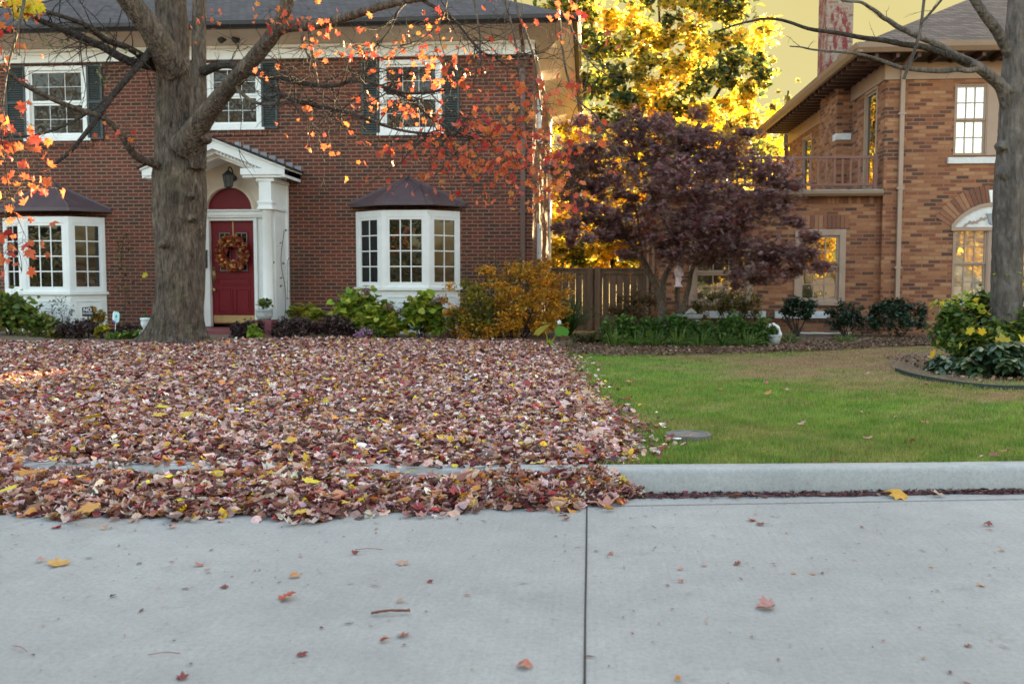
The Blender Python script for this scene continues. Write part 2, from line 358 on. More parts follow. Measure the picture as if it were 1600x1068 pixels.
def palette(N, cols, weights=None, jit=.18):
    cols = np.array(cols, float); w = np.array(weights if weights else [1]*len(cols), float); w /= w.sum()
    c = cols[RNG.choice(len(cols), N, p=w)]
    return np.clip(c*(1+RNG.uniform(-jit, jit, (N, 1)))*(1+RNG.uniform(-jit*.4, jit*.4, (N, 3))), 0, 1)
def fbm(x, y, s=1.0, seed=0.0):
    x = np.asarray(x)*s; y = np.asarray(y)*s; r = np.zeros_like(x, float); a = 1.0
    for k in range(4):
        r += a*np.sin(x*1.7+seed+2.1*k+1.3*np.sin(y*1.1+k+seed))*np.cos(y*1.9-seed*1.3+1.7*k+1.1*np.sin(x*.9+2*k)); x = x*1.93; y = y*2.07; a *= .55
    return r/1.9
def text_mesh(name, body, size, mat, parent, origin, ux, n, depth=.002):
    cu = bpy.data.curves.new(name, 'FONT'); cu.body = body; cu.size = size; cu.align_x = 'CENTER'; cu.align_y = 'CENTER'; cu.extrude = depth
    o = bpy.data.objects.new(name, cu); C.objects.link(o); dg = bpy.context.evaluated_depsgraph_get(); dg.update()
    me = bpy.data.meshes.new_from_object(o.evaluated_get(dg)); bpy.data.objects.remove(o)
    ux = Vector(ux).normalized(); n = Vector(n).normalized(); up = n.cross(ux); org = Vector(origin)
    for v in me.vertices: v.co = org+ux*v.co.x+up*v.co.y+n*v.co.z
    return link(name, me, mat, parent)

# ================================================================== SETTING
KH = .155
kpix = [(-500, 719.5), (-200, 722.5), (0, 725), (300, 728.5), (600, 731), (800, 732), (1000, 732.5), (1150, 731.5), (1300, 730), (1600, 727), (1900, 723.5)]
kpts = [G(px, py, KH) for px, py in kpix]
kpts = [Vector((-60, kpts[0].y+.0*60, KH))]+kpts+[Vector((60, kpts[-1].y+2.0, KH))]
KX = np.array([p.x for p in kpts]); KY = np.array([p.y for p in kpts])
def kerb_y(x): return np.interp(x, KX, KY)
def gz(x, y):
    d = np.clip((np.asarray(y)-kerb_y(x)-.16)/11.0, 0, 1); return KH-.01+.06*d
def struct(o, kind='structure'): o['kind'] = kind; return o
g = MB(); g.poly([(-900, -900, -.06), (900, -900, -.06), (900, 900, -.06), (-900, 900, -.06)]); struct(g.build('ground', M['soil']))
# the concrete road: one sheet up to the kerb foot
xs = np.linspace(-60, 60, 121); v = []; f = []
for i, x in enumerate(xs):
    v += [(x, -9, 0), (x, float(kerb_y(x))+.02, 0)]
    if i: f.append((2*i-2, 2*i, 2*i+1, 2*i-1))
me = bpy.data.meshes.new('road'); me.from_pydata(v, [], f); struct(link('road', me, M['concrete']))
# joints: one across the road, one along the gutter
jx = G(916, 800).x; jm = MB()
jpts = [(G(px, py), w) for px, py, w in ((913.5, 1075, .0042), (914.5, 960, .0036), (916, 880, .0044), (917, 792, .0038))]
for (a, wa), (b, wb) in zip(jpts, jpts[1:]): jm.poly([(a.x-wa, a.y, .004), (a.x+wa, a.y, .004), (b.x+wb, b.y, .004), (b.x-wb, b.y, .004)])
a = jpts[0][0]; jm.poly([(a.x-.004, -9, .004), (a.x+.004, -9, .004), (a.x+.004, a.y, .004), (a.x-.004, a.y, .004)])
struct(jm.build('road_joint', M['joint']))
jm = MB(); sp = [G(px, py) for px, py in ((860, 793), (917, 791.5), (1000, 790), (1300, 785), (1600, 780), (1800, 776))]
for a, b in zip(sp, sp[1:]): jm.poly([(a.x, a.y-.004, .004), (b.x, b.y-.004, .004), (b.x, b.y+.005, .004), (a.x, a.y+.005, .004)])
sp = [G(px, py) for px, py in ((-60, 848), (0, 829), (60, 813), (130, 795))]
for a, b in zip(sp, sp[1:]): jm.poly([(a.x, a.y-.003, .004), (b.x, b.y-.003, .004), (b.x, b.y+.004, .004), (a.x, a.y+.004, .004)])
struct(jm.build('road_seam', M['seam']))
# kerb: a rounded profile swept along the bend
prof = [(-.035, -.03), (-.03, .02), (-.012, KH-.03), (-.004, KH-.012), (.012, KH-.002), (.03, KH), (.15, KH), (.16, KH-.01), (.16, -.03)]
xs = np.linspace(-60, 60, 401); v = []; f = []; n = len(prof)
for i, x in enumerate(xs):
    for d, z in prof: v.append((x, float(kerb_y(x))+d, z+(0.0015*math.sin(x*2.3) if z > .1 else 0)))
    if i: f += [((i-1)*n+k, i*n+k, i*n+k+1, (i-1)*n+k+1) for k in range(n-1)]
me = bpy.data.meshes.new('kerb'); me.from_pydata(v, [], f); me.polygons.foreach_set('use_smooth', [True]*len(f)); struct(link('kerb', me, M['kerb']))

# --- lawn: where the leaves lie and where the grass shows
edge = [(870, 541), (885, 556), (905, 585), (935, 620), (975, 648), (1005, 680), (1012, 695), (985, 715), (990, 728)]
EP = [G(px, py, .17) for px, py in edge]; EY = np.array([p.y for p in EP][::-1]); EX = np.array([p.x for p in EP][::-1])
def edge_x(y): return np.interp(y, EY, EX)
def lawn_colour(x, y):
    x = np.asarray(x, float); y = np.asarray(y, float)
    n1 = fbm(x, y, 1.3, 1.0)+.5*fbm(x, y, 2.9, 4.0); n2 = fbm(x, y, 4.5, 7.0); n3 = fbm(x, y, .5, 3.0)
    green = np.stack([.175+.075*n2, .285+.09*n2, .042+.014*n2], -1); dry = np.stack([.32+.07*n2, .20+.05*n2, .10+.025*n2], -1)
    px = 918+1500*x/y
    far = np.clip((y-9.0)/4.0, 0, 1)*np.clip((px-960)/330, 0, 1)
    n4 = fbm(x, y, 11.0, 2.0); b = np.clip(.12+.22*n4+.50*n1*np.clip((y-6)/3, .4, 1)+.28*n3+.25*n2+.95*far, 0, 1)
    return green*(1-b[..., None])+dry*b[..., None], b
def grid(name, x0, x1, y0, y1, nx, ny, zf, colf, mat, yf=None):
    xs = np.linspace(x0, x1, nx+1); t = np.linspace(0, 1, ny+1); Xg, Tg = np.meshgrid(xs, t)
    ya = yf(Xg) if yf else y0; Yg = ya+(y1-ya)*Tg
    V = np.stack([Xg, Yg, zf(Xg, Yg)], -1).reshape(-1, 3)
    f = [(j*(nx+1)+i, j*(nx+1)+i+1, (j+1)*(nx+1)+i+1, (j+1)*(nx+1)+i) for j in range(ny) for i in range(nx)]
    me = bpy.data.meshes.new(name); me.from_pydata(V.tolist(), [], f); me.polygons.foreach_set('use_smooth', [True]*len(f))
    if colf is not None:
        ca = me.color_attributes.new('col', 'FLOAT_COLOR', 'POINT'); k = colf(Xg, Yg).reshape(-1, 3)
        ca.data.foreach_set('color', np.hstack([k, np.ones((len(k), 1))]).astype(np.float32).ravel())
    return link(name, me, mat)
def lawn_ground(x, y):
    c, b = lawn_colour(x, y); c = c*.75
    under = (x < edge_x(y)-.1)
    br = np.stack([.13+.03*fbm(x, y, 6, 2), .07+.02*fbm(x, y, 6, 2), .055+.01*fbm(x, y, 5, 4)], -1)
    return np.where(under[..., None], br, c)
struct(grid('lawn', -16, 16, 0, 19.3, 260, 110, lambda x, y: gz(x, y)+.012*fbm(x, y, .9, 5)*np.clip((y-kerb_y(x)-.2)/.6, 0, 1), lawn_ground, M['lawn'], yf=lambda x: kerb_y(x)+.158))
bk = MB(); bk.poly([(-60, 19.3, .20), (60, 19.3, .20), (60, 140, .3), (-60, 140, .3)]); struct(bk.build('back_yard', plain('yellow_bounce_ground', (.52, .36, .07), .9, .4, 6)))  # yellow ground colour invented to bounce warm light up to the soffit
for s in (-1, 1):
    bk = MB(); bk.poly([(s*16, 6.3, .15), (s*60, 8.5, .15), (s*60, 19.3, .2), (s*16, 19.3, .2)]); struct(bk.build('side_lawn', M['grass'] if False else M['soil']))
def soil(x0, x1, yf, y1):
    return struct(grid('soil_bed', x0, x1, 0, y1, 90, 26, lambda x, y: gz(x, y)+.008+.012*fbm(x, y, 3.0, 9)+.03*np.clip((y-16.3)/1.5, 0, 1), None, M['soil'], yf=yf))
RB = [G(px, py, .19) for px, py in ((895, 553), (960, 556), (1100, 554), (1250, 549), (1400, 542), (1500, 538), (1640, 538))]
soil(X(893, 15), X(1640, 15), lambda x: np.interp(x, [p.x for p in RB], [p.y for p in RB])+.05*np.sin(3*x), 19.05)
LB = [G(px, py, .2) for px, py in ((-120, 536), (0, 541), (100, 543), (230, 545), (330, 540), (450, 537), (600, 538), (760, 540), (890, 543))]
soil(X(-130, 16), X(890, 16), lambda x: np.interp(x, [p.x for p in LB], [p.y for p in LB])+.06*np.sin(2.3*x), 19.05)

# ================================================================== HOUSES
Y1 = 19.0
def sheet(mb, u0, u1, z0, z1, holes, depth=.11):
    us = sorted({u0, u1, *[h[0] for h in holes], *[h[1] for h in holes]}); zs = sorted({z0, z1, *[h[2] for h in holes], *[h[3] for h in holes]})
    for a, b in zip(us, us[1:]):
        for c, d in zip(zs, zs[1:]):
            m_, k_ = (a+b)/2, (c+d)/2
            if any(h[0] < m_ < h[1] and h[2] < k_ < h[3] for h in holes): continue
            mb.poly([mb.L(a, 0, c), mb.L(b, 0, c), mb.L(b, 0, d), mb.L(a, 0, d)])
    for h in holes:
        a, b, c, d = h
        for p, q in (((a, c), (b, c)), ((b, c), (b, d)), ((b, d), (a, d)), ((a, d), (a, c))):
            mb.poly([mb.L(p[0], 0, p[1]), mb.L(q[0], 0, q[1]), mb.L(q[0], -depth, q[1]), mb.L(p[0], -depth, p[1])])
def window(root, fr, u0, u1, z0, z1, cols, rows, fmat, gmat, cas=.075, sash=.045, munt=.018, double=True, proud=.03, bed=-.09, bottom=None, split=.5):
    """casing with its sashes and panes in the frame fr=(origin, along, outward)"""
    w = MB(*fr)
    w.box(u0, u0+cas, bed, proud, z0, z1); w.box(u1-cas, u1, bed, proud, z0, z1); w.box(u0+cas, u1-cas, bed, proud, z1-cas, z1)
    w.box(u0+cas, u1-cas, bed, proud+.012, z0, z0+cas*.8)
    o = w.build('window', fmat, root, bevel=.006)
    a, b, c, d = u0+cas, u1-cas, z0+cas*.8, z1-cas; s = MB(*fr); gl = MB(*fr)
    parts = [(c, c+(d-c)*split, bed+.02), (c+(d-c)*split, d, bed+.045)] if double else [(c, d, bed+.04)]
    for lo, hi, dd in parts:
        s.box(a, a+sash, dd, dd+.035, lo, hi); s.box(b-sash, b, dd, dd+.035, lo, hi); s.box(a+sash, b-sash, dd, dd+.035, lo, lo+sash); s.box(a+sash, b-sash, dd, dd+.035, hi-sash, hi)
        A, B, L_, H = a+sash, b-sash, lo+sash, hi-sash
        for k in range(1, cols): x = A+(B-A)*k/cols; s.box(x-munt/2, x+munt/2, dd+.008, dd+.026, L_, H)
        for k in range(1, rows):
            z = L_+(H-L_)*k/rows
            for j in range(cols):
                xa = A+(B-A)*j/cols+(munt/2 if j else 0); xb = A+(B-A)*(j+1)/cols-(munt/2 if j < cols-1 else 0); s.box(xa, xb, dd+.009, dd+.025, z-munt/2, z+munt/2)
        gl.poly([gl.L(A-.01, dd+.012, L_-.01), gl.L(B+.01, dd+.012, L_-.01), gl.L(B+.01, dd+.012, H+.01), gl.L(A-.01, dd+.012, H+.01)])
    s.build('sash', fmat, o); gl.build('pane', gmat, o, recalc=False); return o
FRONT = lambda y: ((0, y, 0), (1, 0, 0), (0, -1, 0))
# ------------------------------------------------------------------ house 1
H1 = thing('brick_house', 'dark red brick house with white trim, two bay windows and burgundy front door', 'house', (X(365, Y1), Y1, .19))
xl, xr = X(-98, Y1), X(832, Y1); BACK = 28.4
zf0, zf1 = Z(94, Y1, 365), Z(73, Y1, 365)
def wr(x0, x1, y0, y1, Y=Y1):
    a = P(x0, y1, Y); b = P(x1, y0, Y); return (a.x, b.x, a.z, b.z)
UP = [wr(43, 135, 104, 217), wr(325, 408, 98, 200), wr(594, 690, 93, 208)]
zt = sum(h[3] for h in UP)/3; zb = min(h[2] for h in UP)
UP = [(h[0], h[1], h[2], zf0-.06) for h in UP]
door_r = (X(319, Y1, 345), X(404, Y1, 345), .3, Z(293, Y1, 365))
wal = MB(*FRONT(Y1)); sheet(wal, xl, xr, .05, zf0, [(a+.02, b-.02, c+.02, d-.02) for a, b, c, d in UP]+[(door_r[0]+.02, door_r[1]-.02, .3, Z(330, Y1, 365))], .12)
SW = [(20.7, 21.6, Z(405, 21, 840), Z(350, 21, 840)), (20.7, 21.6, Z(225, 21, 840), Z(158, 21, 840))]
wal.frame((xr, 0, 0), (0, 1, 0), (1, 0, 0)); sheet(wal, Y1, BACK, .05, zf0, SW, .12)
wal.frame((xl, 0, 0), (0, 1, 0), (-1, 0, 0)); sheet(wal, Y1, BACK, .05, zf0, [], .1)
wal.frame((0, BACK, 0), (1, 0, 0), (0, 1, 0)); sheet(wal, xl, xr, .05, zf0, [], .1)
wal.build('wall', M['brick_red'], H1, recalc=False)
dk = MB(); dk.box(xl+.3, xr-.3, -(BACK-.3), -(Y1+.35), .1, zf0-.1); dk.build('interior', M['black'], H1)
fz = MB(*FRONT(Y1)); fz.box(xl-.03, xr+.03, -.2, .05, zf0, zf1); fz.box(xl-.05, xr+.05, .05, .075, zf0, zf0+.035); fz.box(xl-.05, xr+.05, .05, .10, zf1-.05, zf1)
fz.frame((xr, 0, 0), (0, 1, 0), (1, 0, 0)); fz.box(Y1+.2, BACK, -.2, .05, zf0, zf1-.215); fz.box(Y1+.2, BACK, .05, .075, zf0, zf0+.035)
fz.build('frieze', M['white'], H1)
cb_ = MB((xr, 0, 0), (0, 1, 0), (1, 0, 0)); cb_.box(26.9, BACK+.02, .001, .035, .15, zf0-.001); cb_.build('sun_strip_board', M['white'], H1)  # white board added so the rear wall end shows a bright sunlit strip
OV = .76; ef = Y1-OV; ze = Z(41, ef, 500); er = xr+.80
so = MB()
a = [(xl-OV, ef+.02, ze-.02), (er-.02, ef+.02, ze-.02), (er-.02, BACK+OV, ze-.02), (xl-OV, BACK+OV, ze-.02)]
b = [(xl-.05, Y1-.05, zf1), (xr+.05, Y1-.05, zf1), (xr+.05, BACK, zf1-.21), (xl-.05, BACK, zf1)]
b[1:3] = [(xr+.05, Y1-.05, zf1)]; b.insert(2, (xr+.05, Y1+.9, zf1-.21)); b.insert(3, (xr+.05, BACK, zf1-.21)); a.insert(2, (er-.02, Y1+.9, ze-.02))  # right side tilted steeper so the low sun brightens its underside
for k in range(5): so.poly([a[k], a[(k+1) % 5], b[(k+1) % 5], b[k]])
so.build('soffit', M['cream'], H1, recalc=False)
gu = MB()
def gutter_run(mb, p, q, n, h=.13, d=.12):
    p = Vector(p); q = Vector(q); n = Vector(n); pr = [(0, 0), (d*.6, 0), (d, h*.45), (d*1.05, h), (d*.9, h), (d*.85, h*.8), (0, h*.8)]
    mb.solid([p+n*x+Vector((0, 0, z)) for x, z in pr], [q+n*x+Vector((0, 0, z)) for x, z in pr])
gutter_run(gu, (xl-OV, ef, ze-.02), (er+.1, ef, ze-.02), (0, -1, 0)); gutter_run(gu, (er, ef, ze-.02), (er, BACK+OV, ze-.02), (1, 0, 0))
gu.build('gutter', M['gutter'], H1)
ro = MB(); zr = ze+.10; rp = .50; rid = (ef+BACK+OV)/2; hh = (rid-ef)*rp; xi = rid-ef; x0r, x1r = xl-OV-.03, er+.03
A0, B0, C0, D0 = (x0r, ef-.03, zr), (x1r, ef-.03, zr), (x1r, BACK+OV, zr), (x0r, BACK+OV, zr); E0, F0 = (x0r+xi, rid, zr+hh), (x1r-xi, rid, zr+hh)
for q in ((A0, B0, F0, E0), (B0, C0, F0), (C0, D0, E0, F0), (D0, A0, E0)): ro.poly(q)
ro.poly([A0, D0, C0, B0]); rf = ro.build('roof', M['shingle1'], H1)
for (a, b, c, d) in UP:
    w = window(H1, FRONT(Y1), a, b, c, d, 3, 2, M['white'], M['glass_up'], cas=.085, munt=.009)
    sl = MB(*FRONT(Y1)); sl.box(a-.06, b+.06, -.02, .055, c-.055, c-.002); sl.build('sill', M['white'], w, bevel=.006)
    rw = MB(*FRONT(Y1)); n = int((b-a+.2)/.078)
    for k in range(n): x = a-.1+(b-a+.2)*k/n; rw.box(x+.004, x+(b-a+.2)/n-.004, -.02, .03+.004*random.random(), c-.165, c-.058)
    rw.build('brick_sill', M['brick_red'], H1)
for px0, px1 in ((10, 41), (137, 161), (300, 324), (409, 434), (565, 592), (692, 718)):
    a, b = X(px0, Y1, 150), X(px1, Y1, 150); ww = UP[0] if px0 < 200 else UP[1] if px0 < 500 else UP[2]; c, d = ww[2]-.03, ww[3]+.02
    sh = MB(*FRONT(Y1)); e = .045
    sh.box(a, a+e, .004, .045, c, d); sh.box(b-e, b, .004, .045, c, d)
    for zz in (c, (c+d)/2-e/2, d-e): sh.box(a+e, b-e, .004, .043, zz, zz+e)
    for lo, hi in ((c+e, (c+d)/2-e/2), ((c+d)/2+e/2, d-e)):
        k = int((hi-lo)/.045)
        for i in range(k):
            z = lo+(hi-lo)*(i+.5)/k; sh.solid([sh.L(a+e, .006, z+.016), sh.L(b-e, .006, z+.016), sh.L(b-e, .014, z+.02), sh.L(a+e, .014, z+.02)], [sh.L(a+e, .03, z-.02), sh.L(b-e, .03, z-.02), sh.L(b-e, .038, z-.016), sh.L(a+e, .038, z-.016)])
        sh.box(a+e, b-e, .003, .005, lo, hi)
    sh.build('shutter', M['shutter'], H1)
for (u0, u1, z0, z1) in SW:
    window(H1, ((xr, 0, 0), (0, 1, 0), (1, 0, 0)), u0, u1, z0, z1, 2, 2, M['white'], M['glass_up'], cas=.09, proud=.05)
# bay windows
def bay(pl, pa, pb, pr, ptop, pbot, papex, pe0, pe1, pey):
    yb = Y1-.52
    L0, L1, L2, L3 = Vector((X(pl, Y1), Y1)), Vector((X(pa, yb), yb)), Vector((X(pb, yb), yb)), Vector((X(pr, Y1), Y1))
    pm = (pa+pb)/2; z1 = Z(ptop, yb, pm); z0 = Z(pbot, yb, pm); zs_ = Z(pbot+8, yb, pm)
    body = MB(); pan = []
    for p, q in ((L0, L1), (L1, L2), (L2, L3)):
        ux = (q-p); ln = ux.length; ux = Vector((ux.x, ux.y, 0)).normalized(); nn = Vector((ux.y, -ux.x, 0)); fr = ((p.x, p.y, 0), ux, nn)
        body.frame(*fr); c = .10 if ln > .8 else .075
        body.box(0, ln, -.06, .0, .12, z0-.06)                         # apron
        body.box(.1, ln-.1, .002, .012, .22, .25); body.box(.1, ln-.1, .002, .012, z0-.2, z0-.17)
        body.box(.1, .13, .002, .012, .25, z0-.2); body.box(ln-.13, ln-.1, .002, .012, .25, z0-.2)
        body.box(-.03, ln+.03, -.1, .05, z0-.058, z0)                  # sill board
        body.box(0, c, -.06, .004, z0, z1); body.box(ln-c, ln, -.06, .004, z0, z1); body.box(c, ln-c, -.06, .003, z1-.13, z1)
        body.box(c, ln-c, -.06, .003, z0, z0+.04)
        pan.append((fr, c, ln-c))
    b_ = body.build('bay_window', M['white'], H1, bevel=.005)
    for i, (fr, u0, u1) in enumerate(pan):
        s = MB(*fr); gl = MB(*fr); A, B, L_, H = u0, u1, z0+.04, z1-.13; e = .05
        s.box(A, A+e, -.05, -.008, L_, H); s.box(B-e, B, -.05, -.008, L_, H); s.box(A+e, B-e, -.05, -.008, L_, L_+e*1.3); s.box(A+e, B-e, -.05, -.008, H-e, H)
        A += e; B -= e; L_ += e*1.3; H -= e; cols = 3 if i == 1 else 2
        for k in range(1, cols): x = A+(B-A)*k/cols; s.box(x-.011, x+.011, -.04, -.018, L_, H)
        for k in range(1, 4):
            z = L_+(H-L_)*k/4
            for j in range(cols): s.box(A+(B-A)*j/cols+(.011 if j else 0), A+(B-A)*(j+1)/cols-(.011 if j < cols-1 else 0), -.039, -.019, z-.011, z+.011)
        gl.poly([gl.L(A-.01, -.03, L_-.01), gl.L(B+.01, -.03, L_-.01), gl.L(B+.01, -.03, H+.01), gl.L(A-.01, -.03, H+.01)])
        s.build('sash', M['white'], b_); gl.build('pane', M['glass_bay'], b_, recalc=False)
    # sheet-metal hood
    ye = yb-.12; e0, e1 = X(pe0, Y1-.05), X(pe1, Y1-.05); ea, eb = L1.x-.1, L2.x+.1; zz = Z(pey, ye, pm); ap = Vector((X(papex[0], Y1), Y1-.01, Z(papex[1], Y1, papex[0])))
    h = MB(); rim = [(e0, Y1-.01), (ea, ye), (eb, ye), (e1, Y1-.01)]
    lo = [Vector((x, y, zz)) for x, y in rim]; hi = [Vector((x, y, zz+.07)) for x, y in rim]
    for k in range(3): h.poly([lo[k], lo[k+1], hi[k+1], hi[k]]); h.poly([hi[k], hi[k+1], ap])
    h.poly(lo[::-1])
    for k in (1, 2): h.bar(hi[k]+Vector((0, 0, .008)), ap+Vector((0, -.02, .012)), .03, .035)
    for k in (0, 3): h.bar(hi[k]+Vector((0, -.03, .0)), ap+Vector((0, -.03, .0)), .03, .04)
    fl = MB(); fl.poly([(lo[0].x+.12, Y1-.02, zz-.004), (lo[1].x+.08, ye+.1, zz-.004), (lo[2].x-.08, ye+.1, zz-.004), (lo[3].x-.12, Y1-.02, zz-.004)])
    hd = h.build('bay_hood', M['copper'], b_)
bay(557, 597, 671, 719, 328, 449, (640, 277), 546, 730, 320)
bay(7, 34, 109, 166, 338, 456, (86, 285), -10, 176, 329)
# entrance: portico, door
YP = 18.0; YD = Y1+.02
po = MB(*FRONT(0))
def pp(px, py, Y=YP): v_ = P(px, py, Y); return v_.x, v_.z
apx, apz = pp(332, 217); cxr, czr = pp(445, 262); cxl = 2*apx-cxr
zcol = pp(413, 283)[1]; xq0, xq1 = pp(403, 300)[0], pp(422, 300)[0]; z_ret0, z_ret1 = pp(405, 273)[1], pp(405, 263)[1]
def mx(x): return 2*apx-x
for sgn in (1, -1):
    fx = (lambda x: x) if sgn == 1 else mx
    def bx(u0, u1, y0, y1, z0, z1):
        a, b = sorted((fx(u0), fx(u1))); po.box(a, b, -y1, -y0, z0, z1)
    r0 = pp(376, 268)[0]
    bx(r0, cxr, YP-.03, YP+.16, z_ret0, z_ret1)                                   # cornice return
    bx(r0+.03, cxr-.05, YP+.0, YP+.17, z_ret0-.05, z_ret0)
    bx(cxr-.16, cxr, YP+.16, Y1, z_ret0+.0, z_ret1)                               # side cornice
    bx(xq0-.05, xq1+.06, YP+.04, Y1-.002, z_ret0-.12, z_ret0-.05)                 # entablature
    zc1 = z_ret0-.12; zc0 = pp(413, 313)[1]; zc2 = pp(413, 326)[1]
    bx(xq0, xq1, YP+.05, YP+.27, zc0, zc1); bx(xq1-.12, xq1-.001, YP+.271, Y1-.002, .3, zc1)   # pier and side wall
    bx(xq0-.03, xq1+.03, YP+.03, YP+.30, zc0-.05, zc0); bx(xq0-.015, xq1+.015, YP+.04, YP+.29, zc2+.03, zc0-.05); bx(xq0-.04, xq1+.04, YP+.02, YP+.31, zc2-.01, zc2+.03)
    bx(xq1-.0005, xq1+.03, YP+.311, Y1-.091, zc2-.01, zc2+.05); bx(xq1-.0005, xq1+.018, YP+.3, Y1-.12, .55, .6)
    bx(xq1-.0005, xq1+.045, Y1-.09, Y1-.003, .3, zc1)
    # raking cornice slabs: outer fascia, inner moulding with dentils, sloping soffit
    n_ = Vector((fx(cxr)-apx, czr-apz)).normalized(); up = Vector((-n_.y, n_.x)) if n_.x > 0 else Vector((n_.y, -n_.x))
    def slab(o0, o1, y0, y1, s0=0.0, s1=1.0):
        L_ = math.hypot(fx(cxr)-apx, czr-apz)
        dz0 = o0/abs(n_.x); dz1 = o1/abs(n_.x)
        x0, z0_ = apx+n_.x*L_*s0, apz+n_.y*L_*s0; x1, z1_ = apx+n_.x*L_*s1, apz+n_.y*L_*s1
        po.prism([(x0, z0_+dz0), (x1, z1_+dz0), (x1, z1_+dz1), (x0, z0_+dz1)], -y0, -y1)
    slab(-.17, -.02, YP-.02, Y1-.002, 0, 1); slab(-.02, .015, YP-.06, Y1-.002, 0, 1.02)
    slab(-.24, -.17, YP+.09, Y1-.002, 0, .80); slab(-.30, -.24, YP+.25, Y1-.002, 0, .72)
    for k in range(16): slab(-.215, -.175, YP+.055, YP+.088, .04+.048*k, .064+.048*k)
por = po.build('portico', M['white'], H1, bevel=.004)
cm = MB(*FRONT(0))
for sgn in (1, -1):                                                                # plain column shafts
    xm = (xq0+xq1)/2 if sgn == 1 else mx((xq0+xq1)/2)
    cm = MB(); zc2 = pp(413, 326)[1]
    cm.lathe((xm, YP+.16, 0), [(.135, .31), (.135, .36), (.115, .38), (.108, .42), (.104, 1.2), (.092, zc2-.06), (.105, zc2-.045), (.105, zc2-.012)], 20)
    cm.build('column', M['white'], por, smooth=True)
# tympanum wall with arched recess
ty = MB(*FRONT(Y1-.14)); cxd = X(365, YD); rad = (X(400, Y1-.1)-X(329.5, Y1-.1))/2; zsp = Z(327.5, Y1-.1, 365); ah = Z(293, Y1-.1, 365)-zsp
xa, xb = mx(xq1-.121), xq1-.121; ztop = pp(332, 240)[1]
out = [(xa, zsp), (xa, z_ret1)] ; N = 24
arc = [(cxd+(rad+.0)*math.cos(math.pi*k/N), zsp+ah*math.sin(math.pi*k/N)) for k in range(N+1)]
for k in range(N):
    (u0, w0), (u1, w1) = arc[k], arc[k+1]
    def roofz(u): return apz-abs(u-apx)*abs((czr-apz)/(cxr-apx))-.2
    ty.poly([ty.L(u0, 0, w0), ty.L(u1, 0, w1), ty.L(u1, 0, max(w1, roofz(u1))), ty.L(u0, 0, max(w0, roofz(u0)))])
    ty.poly([ty.L(u0, 0, w0), ty.L(u1, 0, w1), ty.L(u1, -.1, w1), ty.L(u0, -.1, w0)])
ty.poly([ty.L(cxd+rad, 0, zsp), ty.L(xb, 0, zsp), ty.L(xb, 0, roofz(xb)), ty.L(cxd+rad, 0, roofz(cxd+rad))]); ty.poly([ty.L(xa, 0, zsp), ty.L(cxd-rad, 0, zsp), ty.L(cxd-rad, 0, roofz(cxd-rad)), ty.L(xa, 0, roofz(xa))])
ty.build('tympanum', M['cream'], por, recalc=False)
ar = MB(*FRONT(Y1-.14))
for r0, r1, d in ((.0, .05, .035), (.05, .085, .02)):
    for k in range(N):
        t0, t1 = math.pi*k/N, math.pi*(k+1)/N
        q = [(cxd+(rad+r_)*math.cos(t), zsp+(ah+r_)*math.sin(t)) for r_, t in ((r0, t0), (r1, t0), (r1, t1), (r0, t1))]; ar.prism(q, .001, d)
ar.build('arch_moulding', M['cream'], por)
fa = MB(*FRONT(Y1-.05)); fa.poly([fa.L(u, 0, w) for u, w in arc]); fa.build('fanlight_panel', M['door'], por, recalc=False)
tr = MB(*FRONT(Y1)); dx0, dx1 = X(331, YD, 420), X(400, YD, 420); zd1 = Z(345, YD, 365); zd0 = Z(506, YD, 365)
zl = Z(328, Y1, 365)
tr.box(xa, xb, .0, .13, zd1+.06, zl-.03); tr.box(xa, xb, .0, .17, zl-.03, zl); tr.box(xa, xb, .0, .15, zd1+.1, zd1+.13)
tr.box(dx0-.13, dx0, -.05, .1, zd0-.05, zd1+.06); tr.box(dx1, dx1+.07, -.05, .1, zd0-.05, zd1+.06); tr.box(dx0, dx1, -.05, .08, zd1, zd1+.06)
tr.box(xa, dx0-.13, .0, .06, .3, zd1+.06); tr.box(dx1+.07, xb, .0, .06, .3, zd1+.06)
tr.build('door_frame', M['white'], H1, bevel=.005)
dr = MB(*FRONT(YD))
W = dx1-dx0; Hd = zd1-zd0
dr.box(dx0+.004, dx1-.004, -.045, 0, zd0, zd1-.004)
def rel(u, w): return dx0+W*u, zd0+Hd*w
def moulded(u0, u1, w0, w1, t=.022, d=.014):
    a, c = rel(u0, w0); b, e = rel(u1, w1)
    dr.box(a, b, .001, d, c, c+t); dr.box(a, b, .001, d, e-t, e); dr.box(a, a+t, .001, d, c+t, e-t); dr.box(b-t, b, .001, d, c+t, e-t)
    if w1 < .5: dr.box(a+t*2, b-t*2, .001, d*.8, c+t*2, e-t*2)
moulded(.13, .47, .10, .345); moulded(.53, .87, .10, .345); moulded(.13, .87, .375, .45, .02); moulded(.16, .45, .50, .90); moulded(.55, .84, .50, .90)
dro = dr.build('door', M['door'], H1, bevel=.003)
